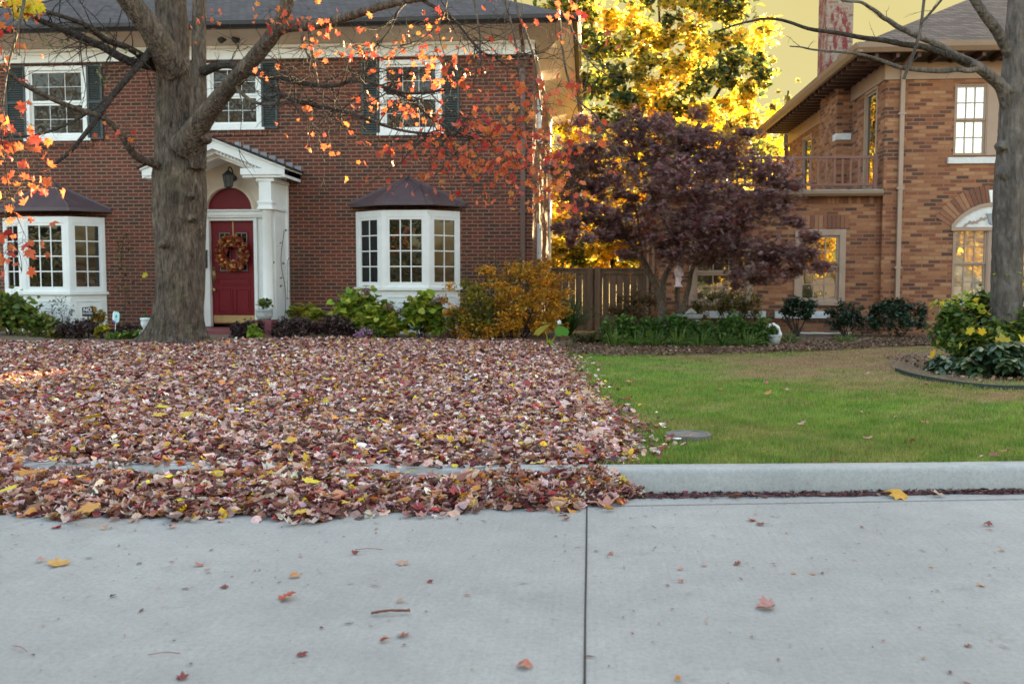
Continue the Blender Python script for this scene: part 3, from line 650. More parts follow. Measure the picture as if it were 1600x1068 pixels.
for u0, u1 in ((.19, .43), (.57, .81)):
    gl = MB(*FRONT(YD)); a, c = rel(u0, .515); b, e = rel(u1, .885); gl.box(a, b, .001, .004, c, e); gl.build('pane', M['glass_bay'], dro)
    ld = MB(*FRONT(YD)); t = .012
    for q in ((a, b, c, c+t), (a, b, e-t, e), (a, a+t, c+t, e-t), (b-t, b, c+t, e-t)): ld.box(q[0], q[1], .0045, .008, q[2], q[3])
    for z_, s_ in ((e-.25, -1), (c+.2, 1)): ld.bar(ld.L(a, .006, z_), ld.L((a+b)/2, .006, z_+s_*-.12), .008); ld.bar(ld.L(b, .006, z_), ld.L((a+b)/2, .006, z_+s_*-.12), .008); ld.bar(ld.L((a+b)/2, .006, z_+s_*-.12), ld.L((a+b)/2, .006, e if s_ < 0 else c), .008)
    ld.build('lead_came', M['lead'], dro)
kp = MB(*FRONT(YD)); a, c = rel(.02, .012); b, e = rel(.98, .085); kp.box(a, b, .001, .004, c, e); kp.build('kick_plate', M['brass'], dro)
hn = MB(*FRONT(YD)); a, c = rel(.055, .475)
hn.box(a-.028, a+.028, .001, .012, c-.17, c+.17); hn.tube([hn.L(a, .012, c+.12), hn.L(a, .06, c+.09), hn.L(a, .065, c), hn.L(a, .05, c-.09), hn.L(a, .012, c-.12)], [.012, .014, .016, .014, .012], 8)
hn.lathe(hn.L(a, .03, c-.30), [(.0, -.05), (.035, -.03), (.04, 0), (.035, .03), (.0, .05)], 12); hn.build('handle', M['brass'], dro, smooth=True)
ds = MB(*FRONT(YD)); ds.box(dx0+W*.49, dx0+W*.51, .001, .008, zd1-.32, zd1-.0); ds.build('wreath_hook', M['brass'], dro)
stp = MB(); zs0 = zd0-.06
stp.box(xa-.1, xb+.1, -(Y1-.01), -(YP-.15), .12, zs0); stp.box(xa+.2, xb-.2, -(YP-.151), -(YP-.55), .12, zs0-.14); stp.build('step', M['step'], H1, bevel=.01)
# shingles of the portico roof with step flashing along the brick
pr = MB(); sl = (czr-apz)/(cxr-apx)
for sgn in (1, -1):
    fx = (lambda x: x) if sgn == 1 else mx
    k = 9; x_end = cxr+.05
    for i in range(k):
        u0, u1 = apx+(x_end-apx)*i/k, apx+(x_end-apx)*(i+1)/k+.02; z0_, z1_ = apz+sl*(u0-apx)+.026, apz+sl*(u1-apx)+.026
        pts = [(fx(u0), z0_+.001*i), (fx(u1), z1_+.0), (fx(u1), z1_+.03), (fx(u0), z0_+.016)]
        pr.solid([(u, YP-.1, z) for u, z in pts], [(u, Y1-.004, z) for u, z in pts])
pr.build('portico_roof', M['shingle1'], por)
for sgn in (1, -1):
    sf = MB(*FRONT(Y1)); fx = (lambda x: x) if sgn == 1 else mx
    for i in range(8):
        u = apx+(cxr-apx)*(i+.35)/8; a, b = sorted((fx(u), fx(u+.13))); z = apz+sl*(u-apx); sf.box(a, b, .002, .012, z-.02, z+.10)
    sf.build('step_flashing', M['lead'], por)
# downspout with leader head
dn = MB(*FRONT(Y1)); a, b = X(813.5, Y1, 300), X(821, Y1, 300); dn.box(a, b, .03, .10, .2, Z(100, Y1, 818)); 
hd0, hd1 = X(809, Y1, 95), X(828, Y1, 95); z0, z1 = Z(107, Y1, 818), Z(88, Y1, 818)
dn.solid([dn.L(hd0+.06, .02, z0), dn.L(hd1-.06, .02, z0), dn.L(hd1-.06, .12, z0), dn.L(hd0+.06, .12, z0)], [dn.L(hd0, .01, z1), dn.L(hd1, .01, z1), dn.L(hd1, .2, z1), dn.L(hd0, .2, z1)])
dn.tube([dn.L((a+b)/2, .1, z1), dn.L((a+b)/2, .12, z1+.2), dn.L((a+b)/2, OV*.7, ze-.15), dn.L((a+b)/2, OV+.02, ze-.02)], .04, 8)
for z in (1.2, 2.6, 3.9): dn.box(a-.03, b+.03, .025, .108, z, z+.05)
dn.build('downspout', M['brownmetal'], H1)

# ------------------------------------------------------------------ house 2
H2 = thing('brick_house', 'tan and orange mottled brick house with low wing under a railed balcony', 'house', (X(1400, Y1), Y1, .19))
x2 = X(1380, Y1, 300); x2r = x2+11; Y2B = 27.8; YW = 19.14
z0f, z1f = Z(125, Y1, 1390), Z(103, Y1, 1390)
wu = wr(1489, 1613, 130, 243); wl = wr(1486, 1616, 356, 468)
w2 = MB(*FRONT(Y1)); sheet(w2, x2, x2r, .05, z0f, [wu, wl], .13)
zdeck = Z(297, YW, 1300)
SD = [(19.5, 20.35, zdeck+.05, Z(140, 19.9, 1358)), (25.0, 26.0, zdeck+.05, Z(212, 25.5, 1260))]
w2.frame((x2, 0, 0), (0, 1, 0), (-1, 0, 0)); sheet(w2, Y1, Y2B, .05, z0f, SD, .12)
w2.frame((0, Y2B, 0), (1, 0, 0), (0, 1, 0)); sheet(w2, x2, x2r, .05, z0f, [], .1); w2.frame((x2r, 0, 0), (0, 1, 0), (1, 0, 0)); sheet(w2, Y1, Y2B, .05, z0f, [], .1)
w2.build('wall', M['brick_tan'], H2, recalc=False)
dk = MB(); dk.box(x2+.3, x2r-.3, -(Y2B-.3), -(Y1+.35), .1, z0f-.1); dk.build('interior', M['rafter'], H2)
# arched head of the lower window
ah2 = MB(*FRONT(Y1)); ua, ub = wl[0], wl[1]; um = (ua+ub)/2; hw = (ub-ua)/2; zsq = wl[3]; rise = Z(322, Y1, 1551)-zsq; Rr = (hw*hw+rise*rise)/(2*rise)
def arch_pts(n, e=0.0):
    t = math.asin(hw/Rr); return [(um+(Rr+e)*math.sin(-t+2*t*k/n), zsq+rise-Rr+(Rr+e)*math.cos(-t+2*t*k/n)) for k in range(n+1)]
ap_ = arch_pts(20); ah2.prism(ap_+[(ub, zsq-.001), (ua, zsq-.001)], .003, .02)
tym = ah2.build('arch_panel', M['stone'], H2)
rim = MB(*FRONT(Y1)); q0, q1 = arch_pts(20), arch_pts(20, .07)
for k in range(20): rim.prism([q0[k], q0[k+1], q1[k+1], q1[k]], .004, .05)
rim.box(ua-.05, ub+.05, .0, .055, zsq-.05, zsq+.02); rim.build('arch_trim', M['trim_tan'], H2)
vs = MB(*FRONT(Y1)); q0, q1 = arch_pts(26, .075), arch_pts(26, .40)
for k in range(26):
    if k == 12 or k == 13: continue
    g_ = lambda a_, b_, t_: (a_[0]+(b_[0]-a_[0])*t_, a_[1]+(b_[1]-a_[1])*t_)
    vs.prism([g_(q0[k], q0[k+1], .06), g_(q0[k], q0[k+1], .94), g_(q1[k], q1[k+1], .94), g_(q1[k], q1[k+1], .06)], .002, .010+.006*random.random())
vm, vnt, vb, _ = new_mat('arch_bricks')
gi = vnt.nodes.new('ShaderNodeNewGeometry'); vcol = ramp(vnt, gi.outputs['Random Per Island'], [(0, (.13, .055, .035)), (.4, (.23, .088, .046)), (1, (.33, .16, .085))])
vnt.links.new(mixc(vnt, .6, vcol, ramp(vnt, noise(vnt, coords(vnt), 40), [(.3, (.6, .6, .6)), (.7, (1.25, 1.2, 1.2))]), 'MULTIPLY'), vb.inputs['Base Color']); vb.inputs['Roughness'].default_value = .85
vs.build('arch_bricks', vm, H2)
ks = MB(*FRONT(Y1)); k0, k1 = Z(318, Y1, 1551), Z(297, Y1, 1551); s0, s1 = X(1547, Y1, 310)-um, X(1543.5, Y1, 310)-um
ks.prism([(um+s0, k0), (um-s0, k0), (um-s1, k1), (um+s1, k1)], .002, .05); ks.build('keystone', M['white'], H2, bevel=.006)
# relief on the arch panel: urn between two sprigs
ur = MB(*FRONT(Y1)); zc = zsq+rise*.18
ur.prism([(um-.10, zc+.02), (um-.05, zc-.02), (um+.05, zc-.02), (um+.10, zc+.02), (um+.14, zc+.16), (um-.14, zc+.16)], .02, .045); ur.box(um-.16, um+.16, .02, .05, zc+.165, zc+.20)
ur.build('urn_relief', M['lead'], tym)
for s_ in (-1, 1):
    ur = MB(*FRONT(Y1))
    for k in range(6):
        u = um+s_*(.18+.07*k); z = zc+.10-.022*k+.02*math.sin(k*2); ur.prism([(u-.045, z-.02), (u+.0, z-.035), (u+.05, z+.015), (u+.005, z+.04)], .0201, .032)
    ur.build('sprig_relief', M['trim_tan'], tym)
def pair(u0, u1, z0, z1, gm, n=3, r=2, dbl=True):
    mid = (u0+u1)/2; mw = .10
    wf = window(H2, FRONT(Y1), u0, mid-mw, z0, z1, n, r, M['trim_tan'], gm, cas=.022, sash=.034, munt=.02, proud=.015)
    window(H2, FRONT(Y1), mid+mw, u1, z0, z1, n, r, M['trim_tan'], gm, cas=.022, sash=.034, munt=.02, proud=.015)
    m_ = MB(*FRONT(Y1)); m_.box(mid-mw+.001, mid+mw-.001, -.09, .02, z0, z1); m_.build('mullion', M['trim_tan'], H2)
pair(*wu, M['glass_sky']); pair(*wl, M['glass_warm'])
for (u0, u1, zz) in ((X(1480, Y1, 250), X(1622, Y1, 250), Z(256, Y1, 1520)), (X(1480, Y1, 470), X(1622, Y1, 470), Z(478, Y1, 1520))):
    st = MB(*FRONT(Y1)); st.box(u0, u1, -.05, .06, zz, zz+.12); st.build('sill', M['stone'], H2, bevel=.008)
fz = MB(*FRONT(Y1)); fz.box(x2-.03, x2r, -.15, .035, z0f, z1f+.05); fz.frame((x2, 0, 0), (0, 1, 0), (-1, 0, 0)); fz.box(Y1+.15, Y2B, -.15, .035, z0f, z1f+.05); fz.build('frieze', M['trim_tan'], H2)
ov = .64; ex, ey = x2-ov, Y1-ov; zs2 = z1f+.05; zfa0, zfa1 = Z(82, ey, 1400), Z(67, ey, 1400)
sf = MB(); sf.poly([(ex, ey, zfa0+.05), (x2r+ov, ey, zfa0+.05), (x2r+ov, Y2B+ov, zfa0+.05), (ex, Y2B+ov, zfa0+.05)]); sf.build('soffit', M['rafter'], H2, recalc=False)
x = ex+.25
while x < x2r-4: rt = MB(); rt.box(x, x+.06, -(Y1-.0), -(ey+.02), zfa0-.08, zfa0+.045); rt.build('rafter_tail', M['rafter'], H2); x += .38
y = ey+.3
while y < Y2B: rt = MB(); rt.box(ex+.02, x2, -(y+.06), -y, zfa0-.08, zfa0+.044); rt.build('rafter_tail', M['rafter'], H2); y += .38
gu = MB(); gutter_run(gu, (ex-.1, ey, zfa0), (x2r+ov, ey, zfa0), (0, -1, 0), zfa1-zfa0, .12); gutter_run(gu, (ex, ey-.1, zfa0), (ex, Y2B+ov, zfa0), (-1, 0, 0), zfa1-zfa0, .12); gu.build('gutter', M['fascia'], H2)
ro = MB(); zr = zfa1-.01; ydp = Y2B+ov-ey; hh = ydp/2*.52; x0r, x1r = ex-.05, x2r+ov
A0, B0, C0, D0 = (x0r, ey-.05, zr), (x1r, ey-.05, zr), (x1r, Y2B+ov, zr), (x0r, Y2B+ov, zr); E0, F0 = (x0r+ydp/2, (ey+Y2B+ov)/2, zr+hh), (x1r-ydp/2, (ey+Y2B+ov)/2, zr+hh)
for q in ((A0, B0, F0, E0), (B0, C0, F0), (C0, D0, E0, F0), (D0, A0, E0), (A0, D0, C0, B0)): ro.poly(q)
rf2 = ro.build('roof', M['shingle2'], H2)
ch = MB(); ch.box(x2-.31, x2, -22.9, -21.35, zdeck, zfa0); bre = ch.build('chimney_breast', M['brick_tan'], H2)
ch = MB(); ch.box(x2-.33, x2-.01, -21.62, -21.33, Z(218, 21.3, 1318), Z(208, 21.3, 1318)); ch.build('shoulder_stone', M['stone'], H2)
cy = 22.3; ca, cb = X(1291, cy, 40), X(1333, cy, 40)
ch = MB(); ch.box(ca, cb, -(cy+.75), -cy, zfa0+.1, Z(-70, cy, 1310)); ch.box(ca-.06, cb+.06, -(cy+.81), -(cy-.06), Z(-70, cy, 1310), Z(-85, cy, 1310)); ch.build('chimney', M['brick_pale'], H2)
for (u0, u1, z0, z1) in SD: window(H2, ((x2, 0, 0), (0, 1, 0), (-1, 0, 0)), u0, u1, z0, z1, 1, 1, M['trim_tan'], M['glass_up'], cas=.05, proud=.02, double=False)['label'] = 'tall glazed balcony door in the side wall'
dn = MB(*FRONT(Y1)); a, b = X(1401.5, Y1, 300), X(1408, Y1, 300); dn.box(a, b, .02, .09, Z(484, Y1, 1404), z1f-.1); dn.tube([dn.L((a+b)/2, .06, z1f-.12), dn.L((a+b)/2, .1, z1f), dn.L((a+b)/2, ov*.8, zfa0-.04), dn.L((a+b)/2, ov+.03, zfa0+.0)], .035, 8)
for z in (1.5, 3.0, 4.4): dn.box(a-.03, b+.03, .015, .096, z, z+.04)
dn.build('downspout', M['trim_tan'], H2)
bl = MB(*FRONT(Y1)); bl.tube([bl.L(X(1235, 27.2)+.1, -6.0, 5.2), bl.L(X(1235, 27.2)+.1, -6.0, 3.2)], .04, 6)
# the one-storey wing
xw = X(1030, YW); WB = 26.5
W1 = wr(1240, 1322, 358, 477, YW); W2 = wr(1076, 1178, 372, 478, YW)
wg = MB(*FRONT(YW)); sheet(wg, xw, x2-.002, .05, zdeck-.1, [W1, W2], .14); wg.frame((xw, 0, 0), (0, 1, 0), (-1, 0, 0)); sheet(wg, YW, WB, .05, zdeck-.1, [], .1)
wg.build('wing_wall', M['brick_tan'], H2, recalc=False)
for w in (W1, W2):
    wo = window(H2, FRONT(YW), *w, 3, 2, M['trim_tan'], M['glass_wing'], cas=.12, sash=.05, munt=.02, proud=.03)
    so_ = MB(*FRONT(YW)); n = 13; t = w[3]
    for k in range(n): u = w[0]-.05+(w[1]-w[0]+.1)*k/n; so_.box(u+.005, u+(w[1]-w[0]+.1)/n-.005, .001, .008+.008*random.random(), t+.02, t+.27)
    so_.build('flat_arch', vm, H2)
for a_, b_ in ((1210, 1296), (1068, 1196)):
    st = MB(*FRONT(YW)); st.box(X(a_, YW, 490), X(b_, YW, 490), -.02, .05, Z(497, YW, 1250), Z(486, YW, 1250)); st.build('sill', M['stone'], H2, bevel=.006)
cf = MB(*FRONT(YW)); xx = xw
while xx < x2-.12: cf.box(xx+.004, xx+.075, .001, .010+.006*random.random(), Z(318, YW, 1300), Z(306, YW, 1300)); xx += .08
cf.build('brick_course', vm, H2)
fd = MB(*FRONT(YW)); fd.box(X(1246, YW, 520), X(1330, YW, 520), -.02, .06, .1, Z(519, YW, 1290)); fd.build('foundation_block', M['whiteplastic'], H2)
de = MB(); de.box(xw-.15, x2+.0-.004, -WB, -(YW-.16), zdeck-.10, zdeck+.0); de.build('balcony_deck', M['greystone'], H2)
gu = MB(); gutter_run(gu, (xw-.15, YW-.165, zdeck-.13), (x2-.02, YW-.165, zdeck-.13), (0, -1, 0), .10, .09); gu.build('deck_gutter', M['fascia'], H2)
rl = MB(*FRONT(YW-.02)); a, b = xw+.1, X(1367, YW, 270); zt_ = Z(244, YW, 1300); zb_ = Z(289, YW, 1300)
rl.box(a, b, -.03, .03, zt_-.05, zt_); rl.box(a, b, -.025, .025, zb_-.02, zb_+.025)
n = 26
for k in range(n+1): u = a+(b-a)*k/n; rl.box(u-.018, u+.018, -.018, .018, zb_+.025, zt_-.05)
for u in (a, (a+b)/2, b): rl.box(u-.035, u+.035, -.035, .035, zdeck, zt_+.03)
rl.build('railing', M['redwood'], H2)

# ================================================================== PLANTS
def clump_cloud(c, rad, n, k, cr, lo=-1.0, rng=RNG, shell=.62):
    """points in k uneven clumps spread through an ellipsoid"""
    c = np.array(c); rad = np.array(rad); cen = []
    while len(cen) < k:
        p = rng.normal(size=3); p /= np.linalg.norm(p); p *= shell+(1-shell)*rng.random()
        if p[2] < lo: continue
        if rng.random() < .2: p *= .5
        cen.append(p)
    cen = np.array(cen); w = rng.uniform(.4, 1.6, k); w /= w.sum(); i = rng.choice(k, n, p=w); sz = rng.uniform(.6, 1.3, k)
    q = rng.normal(size=(n, 3))*.6; q *= sz[i][:, None]
    pts = c+cen[i]*rad*(1-cr*.5)+q*cr*rad.min()
    return pts, i
def shrub(name, label, cat, px0, px1, pyt, pyb, Y, n, temps, size, cols, wts=None, mat='leaf', group=None, depth=None, k=None, cr=.42, tilt=1.3, stems=5, stem_mat='bark_dark', lo=-.55, stem_r=.012):
    b = P((px0+px1)/2, pyb, Y); z0 = float(gz(b.x, Y)); w = (X(px1, Y)-X(px0, Y))/2; zt_ = Z(pyt, Y, (px0+px1)/2); zb_ = max(z0, b.z); h = (zt_-zb_)/2
    n = int(n*1.9); root = thing(name, label, cat, (b.x, Y, z0), group)
    dp = depth or w*.75
    pts, ci = clump_cloud((b.x, Y, (zt_+zb_)/2), (w*1.06, dp, h*1.08), n, k or max(8, int(n/60)), cr, lo)
    pts[:, 2] = np.maximum(pts[:, 2], z0+.01)
    col = palette(n, cols, wts)*(1+.22*np.sin(ci*7.1)[:, None])
    scatter('foliage', temps, pts, rots(n, tilt), size*RNG.uniform(.65, 1.25, n), np.clip(col, 0, 1), M[mat], root)
    if stems:
        m = MB()
        for s in range(stems):
            t = pts[RNG.integers(0, n)]; p0 = Vector((b.x+random.uniform(-.25, .25)*w, Y+random.uniform(-.2, .2)*dp, z0-.03)); mid = (p0+Vector(t))/2+Vector((random.uniform(-.05, .05), 0, .05))
            m.tube(spline([p0, mid, Vector(t)], 4), [stem_r*(1-.09*q) for q in range(9)], 5)
        m.build('stem', M[stem_mat], root, smooth=True)
    return root
LIME = [(.30, .38, .04), (.20, .30, .04), (.42, .44, .06), (.11, .18, .02)]; DKGREEN = [(.026, .05, .022), (.042, .075, .03), (.016, .03, .015)]
MAROON = [(.035, .018, .018), (.055, .028, .026), (.11, .06, .055), (.025, .022, .016), (.17, .10, .09)]
MIDGREEN = [(.11, .18, .03), (.15, .22, .04), (.06, .10, .02), (.24, .25, .04)]
# house 1 bed
shrub('leafy_perennial', 'tall light green leafy plant in front of the bay window at the house corner', 'plant', -20, 62, 455, 532, 17.6, 620, T_HEART, .12, MIDGREEN+[(.2, .22, .05)], group=None, stems=8, k=26)
shrub('leafy_perennial', 'low olive green plant spreading in front of the bay window apron', 'plant', 40, 100, 488, 534, 17.3, 420, T_HEART, .08, MIDGREEN+[(.2, .17, .04)], k=20)
shrub('ground_shrub', 'yellow green low clump at the foot of the dark maroon shrub', 'plant', 60, 108, 512, 542, 16.9, 260, T_HEART, .07, [(.16, .17, .03), (.22, .16, .04), (.1, .12, .02)], k=14)
shrub('dry_stem_plant', 'bare grey seed stems standing before the white bay apron', 'plant', 62, 122, 462, 515, 17.9, 170, T_QUAD, .05, [(.2, .16, .13), (.12, .10, .08), (.1, .12, .04)], stems=16, stem_mat='bark_pale', stem_r=.006, k=30, cr=.3)
shrub('barberry', 'round dark maroon shrub under the black sign', 'shrub', 84, 166, 500, 543, 17.0, 2300, T_OVAL, .055, MAROON, mat='leaf_dry', k=50, cr=.3)
shrub('orange_perennial', 'orange yellow plant beside the black sign', 'plant', 136, 166, 478, 512, 17.6, 170, T_HEART, .075, [(.45, .2, .04), (.35, .25, .04), (.2, .18, .03)], k=10)
shrub('yellow_perennial', 'small bright yellow leaved plant beside the maroon shrub', 'plant', 150, 174, 502, 536, 16.8, 110, T_HEART, .08, [(.5, .4, .03), (.4, .34, .05), (.15, .18, .03)], k=8)
shrub('ground_shrub', 'lime green low clump near the maple trunk', 'plant', 160, 202, 520, 546, 16.7, 420, T_HEART, .06, LIME[:2]+MIDGREEN, k=16)
shrub('ground_shrub', 'mossy green low clump touching the maple roots', 'plant', 190, 228, 518, 546, 16.8, 380, T_HEART, .06, MIDGREEN+LIME[1:2], k=14)
shrub('barberry', 'low dark maroon shrub behind the green clumps by the trunk', 'shrub', 168, 236, 508, 540, 17.3, 900, T_OVAL, .055, MAROON, mat='leaf_dry', k=30, cr=.3)
shrub('barberry', 'dark maroon shrub in front of the planter pot by the step', 'shrub', 352, 424, 502, 538, 17.0, 1700, T_OVAL, .055, MAROON, mat='leaf_dry', k=40, cr=.3)
shrub('barberry', 'dark maroon shrub between the hosta and the pink asters', 'shrub', 418, 500, 496, 537, 16.95, 2000, T_OVAL, .055, MAROON, mat='leaf_dry', k=40, cr=.3)
shrub('barberry', 'dark maroon shrub behind the pink asters', 'shrub', 488, 560, 494, 536, 17.1, 1700, T_OVAL, .055, MAROON, mat='leaf_dry', k=40, cr=.3)
shrub('hosta', 'yellow green hosta beside the portico column', 'plant', 448, 512, 478, 502, 17.9, 90, T_HEART, .19, [(.30, .32, .04), (.40, .33, .05), (.2, .27, .04)], k=10, tilt=.9)
def hydrangea(label, px0, px1, pyt, pyb, Y, heads, n=430):
    r_ = shrub('hydrangea', label, 'shrub', px0, px1, pyt, pyb, Y, n, T_HEART, .15, LIME+[(.5, .45, .06), (.2, .3, .04)], stems=8, k=34, tilt=1.1, cr=.36)
    for px, py in heads:
        p = P(px, py, Y-.15); h = clump_cloud((p.x, p.y, p.z), (.11, .11, .085), 260, 20, .5)[0]
        scatter('flower_head', T_QUAD, h, rots(260, 1.5), np.full(260, .035), palette(260, [(.22, .13, .10), (.3, .18, .14), (.16, .10, .07)]), M['leaf_dry'], r_)
hydrangea('lime green hydrangea with two dried brown flower heads', 516, 604, 455, 530, 17.6, [(572, 455), (525, 470)])
hydrangea('lime green hydrangea nearest the pink asters', 560, 632, 478, 530, 17.3, [(610, 478)], 320)
hydrangea('lime green hydrangea in front of the white apron beside the golden shrub', 622, 698, 456, 535, 17.3, [(682, 470), (697, 525), (626, 488)])
shrub('leafy_perennial', 'bright lime leaves sprouting through the maroon shrub', 'plant', 388, 412, 510, 542, 16.6, 26, T_HEART, .13, [(.28, .36, .04), (.2, .3, .04)], k=6)
a_ = shrub('aster', 'small clump of pink asters at the edge of the leaves', 'plant', 552, 600, 508, 540, 16.75, 420, T_OVAL, .04, MIDGREEN[:3], k=18)
q = clump_cloud(tuple(P(568, 522, 16.55)), (.19, .12, .16), 170, 16, .4, -1)[0]
scatter('blossom', [fan([(math.cos(t)*(.5 if i % 2 else .28), math.sin(t)*(.5 if i % 2 else .28)) for i, t in enumerate(np.linspace(0, 2*math.pi, 16, endpoint=False))], .1)], q, rots(170, 1.2), np.full(170, .045), palette(170, [(.48, .25, .42), (.55, .35, .5), (.4, .18, .36)]), M['petal'], a_)
# golden shrub: fine leaves over a dark inside
def golden(label, px0, px1, pyt, pyb, Y, n, cols, dp):
    return shrub('spirea', label, 'shrub', px0, px1, pyt, pyb, Y, n, T_OVAL, .062, cols, stems=34, k=120, cr=.26, depth=dp, stem_r=.010, tilt=1.5)
GOLD = [(.60, .28, .02), (.66, .34, .03), (.42, .30, .04), (.22, .20, .03), (.52, .22, .02)]
gb = thing('spirea', 'large golden orange shrub in front of the house corner', 'shrub', (X(795, 17.4), 17.4, .2)); m = MB()
for k in range(40):
    px, py = random.uniform(715, 875), random.uniform(425, 500); q = [tuple(P(795+(px-795)*.3, 532, 17.4)), tuple(P(795+(px-795)*.75, (py+532)/2, 17.4+random.uniform(-.2, .2))), tuple(P(px, py, 17.4+random.uniform(-.4, .3)))]; m.tube(spline(q, 4), [.011-.001*z for z in range(9)], 5)
m.build('stem', M['bark_dark'], gb, smooth=True); GP = []
for cx, cy, rx, ry in ((742, 462, 34, 26), (786, 438, 44, 24), (835, 428, 36, 22), (862, 452, 24, 26), (822, 468, 48, 30), (770, 482, 42, 28), (724, 494, 26, 24), (868, 490, 20, 24), (800, 500, 50, 22), (842, 505, 34, 22), (750, 512, 34, 18)):
    GP.append((cx, cy, rx*.8, ry*.8, 17.5, .45)); GP += [(cx+random.gauss(0, rx*.62), cy+random.gauss(0, ry*.62), random.uniform(7, 17), random.uniform(5, 11), 17.4+random.uniform(-.75, .5), 1.5) for _ in range(14)]
shrub('spirea', 'olive green skirt of leaves around the foot of the golden shrub', 'shrub', 694, 770, 470, 536, 17.0, 1500, T_OVAL, .055, [(.12, .14, .03), (.2, .2, .04), (.3, .2, .03), (.08, .1, .02)], k=40, cr=.25)
# upright sprays rising out of the golden shrub
sp_ = thing('tall_grass_spray', 'thin upright olive sprays rising above the golden shrub', 'plant', (X(810, 17.8), 17.8, .2)); m = MB(); pl_ = []
for k in range(46):
    px = random.gauss(812, 34); py = random.uniform(385, 425); a = P(px+random.uniform(-10, 10), 500, 17.7); b = P(px, py, 17.5+random.uniform(-.2, .3)); m.tube(spline([a, (a+b)/2+Vector((random.uniform(-.05, .05), 0, .05)), b], 3), .004, 4)
    for t in np.linspace(.55, 1, 16): pl_.append(a+(b-a)*t+Vector((random.uniform(-.04, .04), random.uniform(-.04, .04), 0)))
m.build('stem', M['bark_dark'], sp_); n = len(pl_); scatter('foliage', T_OVAL, np.array([tuple(p) for p in pl_]), rots(n, 1.5), RNG.uniform(.025, .045, n), palette(n, [(.22, .15, .03), (.12, .13, .03), (.3, .2, .03)]), M['leaf'], sp_)
# arching fern-like plant beside it
def blade_plant(name, label, cat, px, py, Y, n, L, wdt, cols, spread=.9, group=None):
    b = P(px, py, Y); z0 = float(gz(b.x, Y)); root = thing(name, label, cat, (b.x, Y, z0), group); V = []; T = []; K = []
    col = palette(n, cols)
    for i in range(n):
        a = random.uniform(0, 2*math.pi); l = L*random.uniform(.6, 1.1); s = random.uniform(.15, 1)*spread; r0 = random.uniform(0, .12)
        dx, dy = math.cos(a), math.sin(a); nx, ny = -dy, dx; base = len(V)
        for j in range(6):
            t = j/5; out_ = r0+l*s*t; z = l*(t*(1.15-.35*s)-.62*s*t*t); w_ = wdt*(1-t)**.6*(.6+.8*t if t < .4 else 1)/2+.0008
            for sg in (-1, 1): V.append((b.x+dx*out_+nx*w_*sg, Y+dy*out_+ny*w_*sg, z0+max(z, .012)+.004*sg)); K.append(col[i])
        for j in range(5): q0 = base+2*j; T += [(q0, q0+1, q0+3), (q0, q0+3, q0+2)]
    V = np.array(V); T = np.array(T); K = np.array(K)
    scatter('foliage', T_QUAD, np.array([(b.x, Y, z0+.02)]), rots(1, .1), np.array([.02]), col[:1], M['leaf'], root, extra=(V, T, K)); return root
blade_plant('fern', 'dark green arching fern between golden shrub and fence', 'plant', 884, 515, 18.2, 120, .95, .035, [(.035, .075, .012), (.06, .11, .02)], .8)
# the big lime leaves by the stone pedestal
eb = thing('elephant_ear', 'three big lime leaves on yellow stalks at the edge of the fallen leaves', 'plant', (X(857, 15.6), 15.6, .2)); m = MB(); LV = []
for (px, py, s, tx, tz, c) in ((846, 515, .26, .5, .7, (.42, .36, .05)), (877, 516, .27, -.1, .6, (.12, .33, .03)), (858, 541, .19, .0, 1.25, (.2, .48, .03))):
    p = P(px, py, 15.5); b = Vector((X(856, 15.6), 15.62, .19)); m.tube(spline([b, (b+p)/2+Vector((.03, 0, .07)), p], 4), .009, 6); LV.append((p, s*.95, tx, tz, c))
m.build('stalk', plain('yellow_stalk', (.42, .36, .05), .5, .1), eb, smooth=True)
for p, s, tx, tz, c in LV:
    tv, tt = fan([(x*.9, y) for x, y in HEART], -.35, .25); from mathutils import Euler
    E = Euler((tz, tx*.3, -tx*2.2)).to_matrix(); Rm = np.array(E)[None]
    scatter('leaf_blade', [(tv, tt)], np.array([tuple(p)]), Rm, np.array([s*1.25]), np.array([c]), M['leaf_glow'], eb)
# right bed
GR = [(.06, .14, .025), (.085, .18, .03), (.035, .085, .018), (.13, .2, .04)]
names = ['by the fence end', 'at the foot of the purple tree', 'under the pale hanging ornament', 'in front of the stone bench', 'between the bench and the white basket', 'touching the white basket']
for i, px in enumerate((968, 1014, 1060, 1104, 1146, 1186)):
    shrub('periwinkle', 'deep green leafy ground plant '+names[i], 'plant', px-32, px+32, 495+(i % 2)*4, 550, 16.2, 1000, T_OVAL, .08, GR, group=None, k=26, cr=.36, stems=3)
names = ['before the fence end', 'just past the fence corner', 'before the purple tree stems', 'below the pale hanging ornament', 'below the stone bench', 'before the olive shrub', 'beside the white basket', 'in front of the white foundation block', 'beyond the white foundation block']
for i, (px, py) in enumerate(((960, 549), (992, 551), (1024, 551), (1058, 552), (1092, 552), (1128, 551), (1168, 549), (1232, 540), (1318, 541))):
    blade_plant('lilyturf', 'grassy yellow green tuft '+names[i], 'plant', px, py, 15.75 if i < 7 else 16.9, 110 if i < 7 else 60, .34 if i < 7 else .25, .016, [(.10, .18, .03), (.18, .24, .05), (.06, .12, .025)], .95)
shrub('sparse_shrub', 'thin olive shrub below the wing window', 'shrub', 1062, 1212, 456, 510, 18.4, 2000, T_OVAL, .05, [(.12, .10, .03), (.16, .13, .03), (.08, .08, .02), (.25, .17, .03)], k=60, cr=.22, stems=14, depth=.35)
shrub('sparse_shrub', 'brownish twiggy shrub in front of the wooden fence', 'shrub', 948, 1036, 448, 515, 18.6, 1500, T_OVAL, .05, [(.11, .065, .03), (.15, .085, .035), (.08, .06, .025), (.2, .12, .04)], k=44, cr=.25, stems=14, depth=.4)
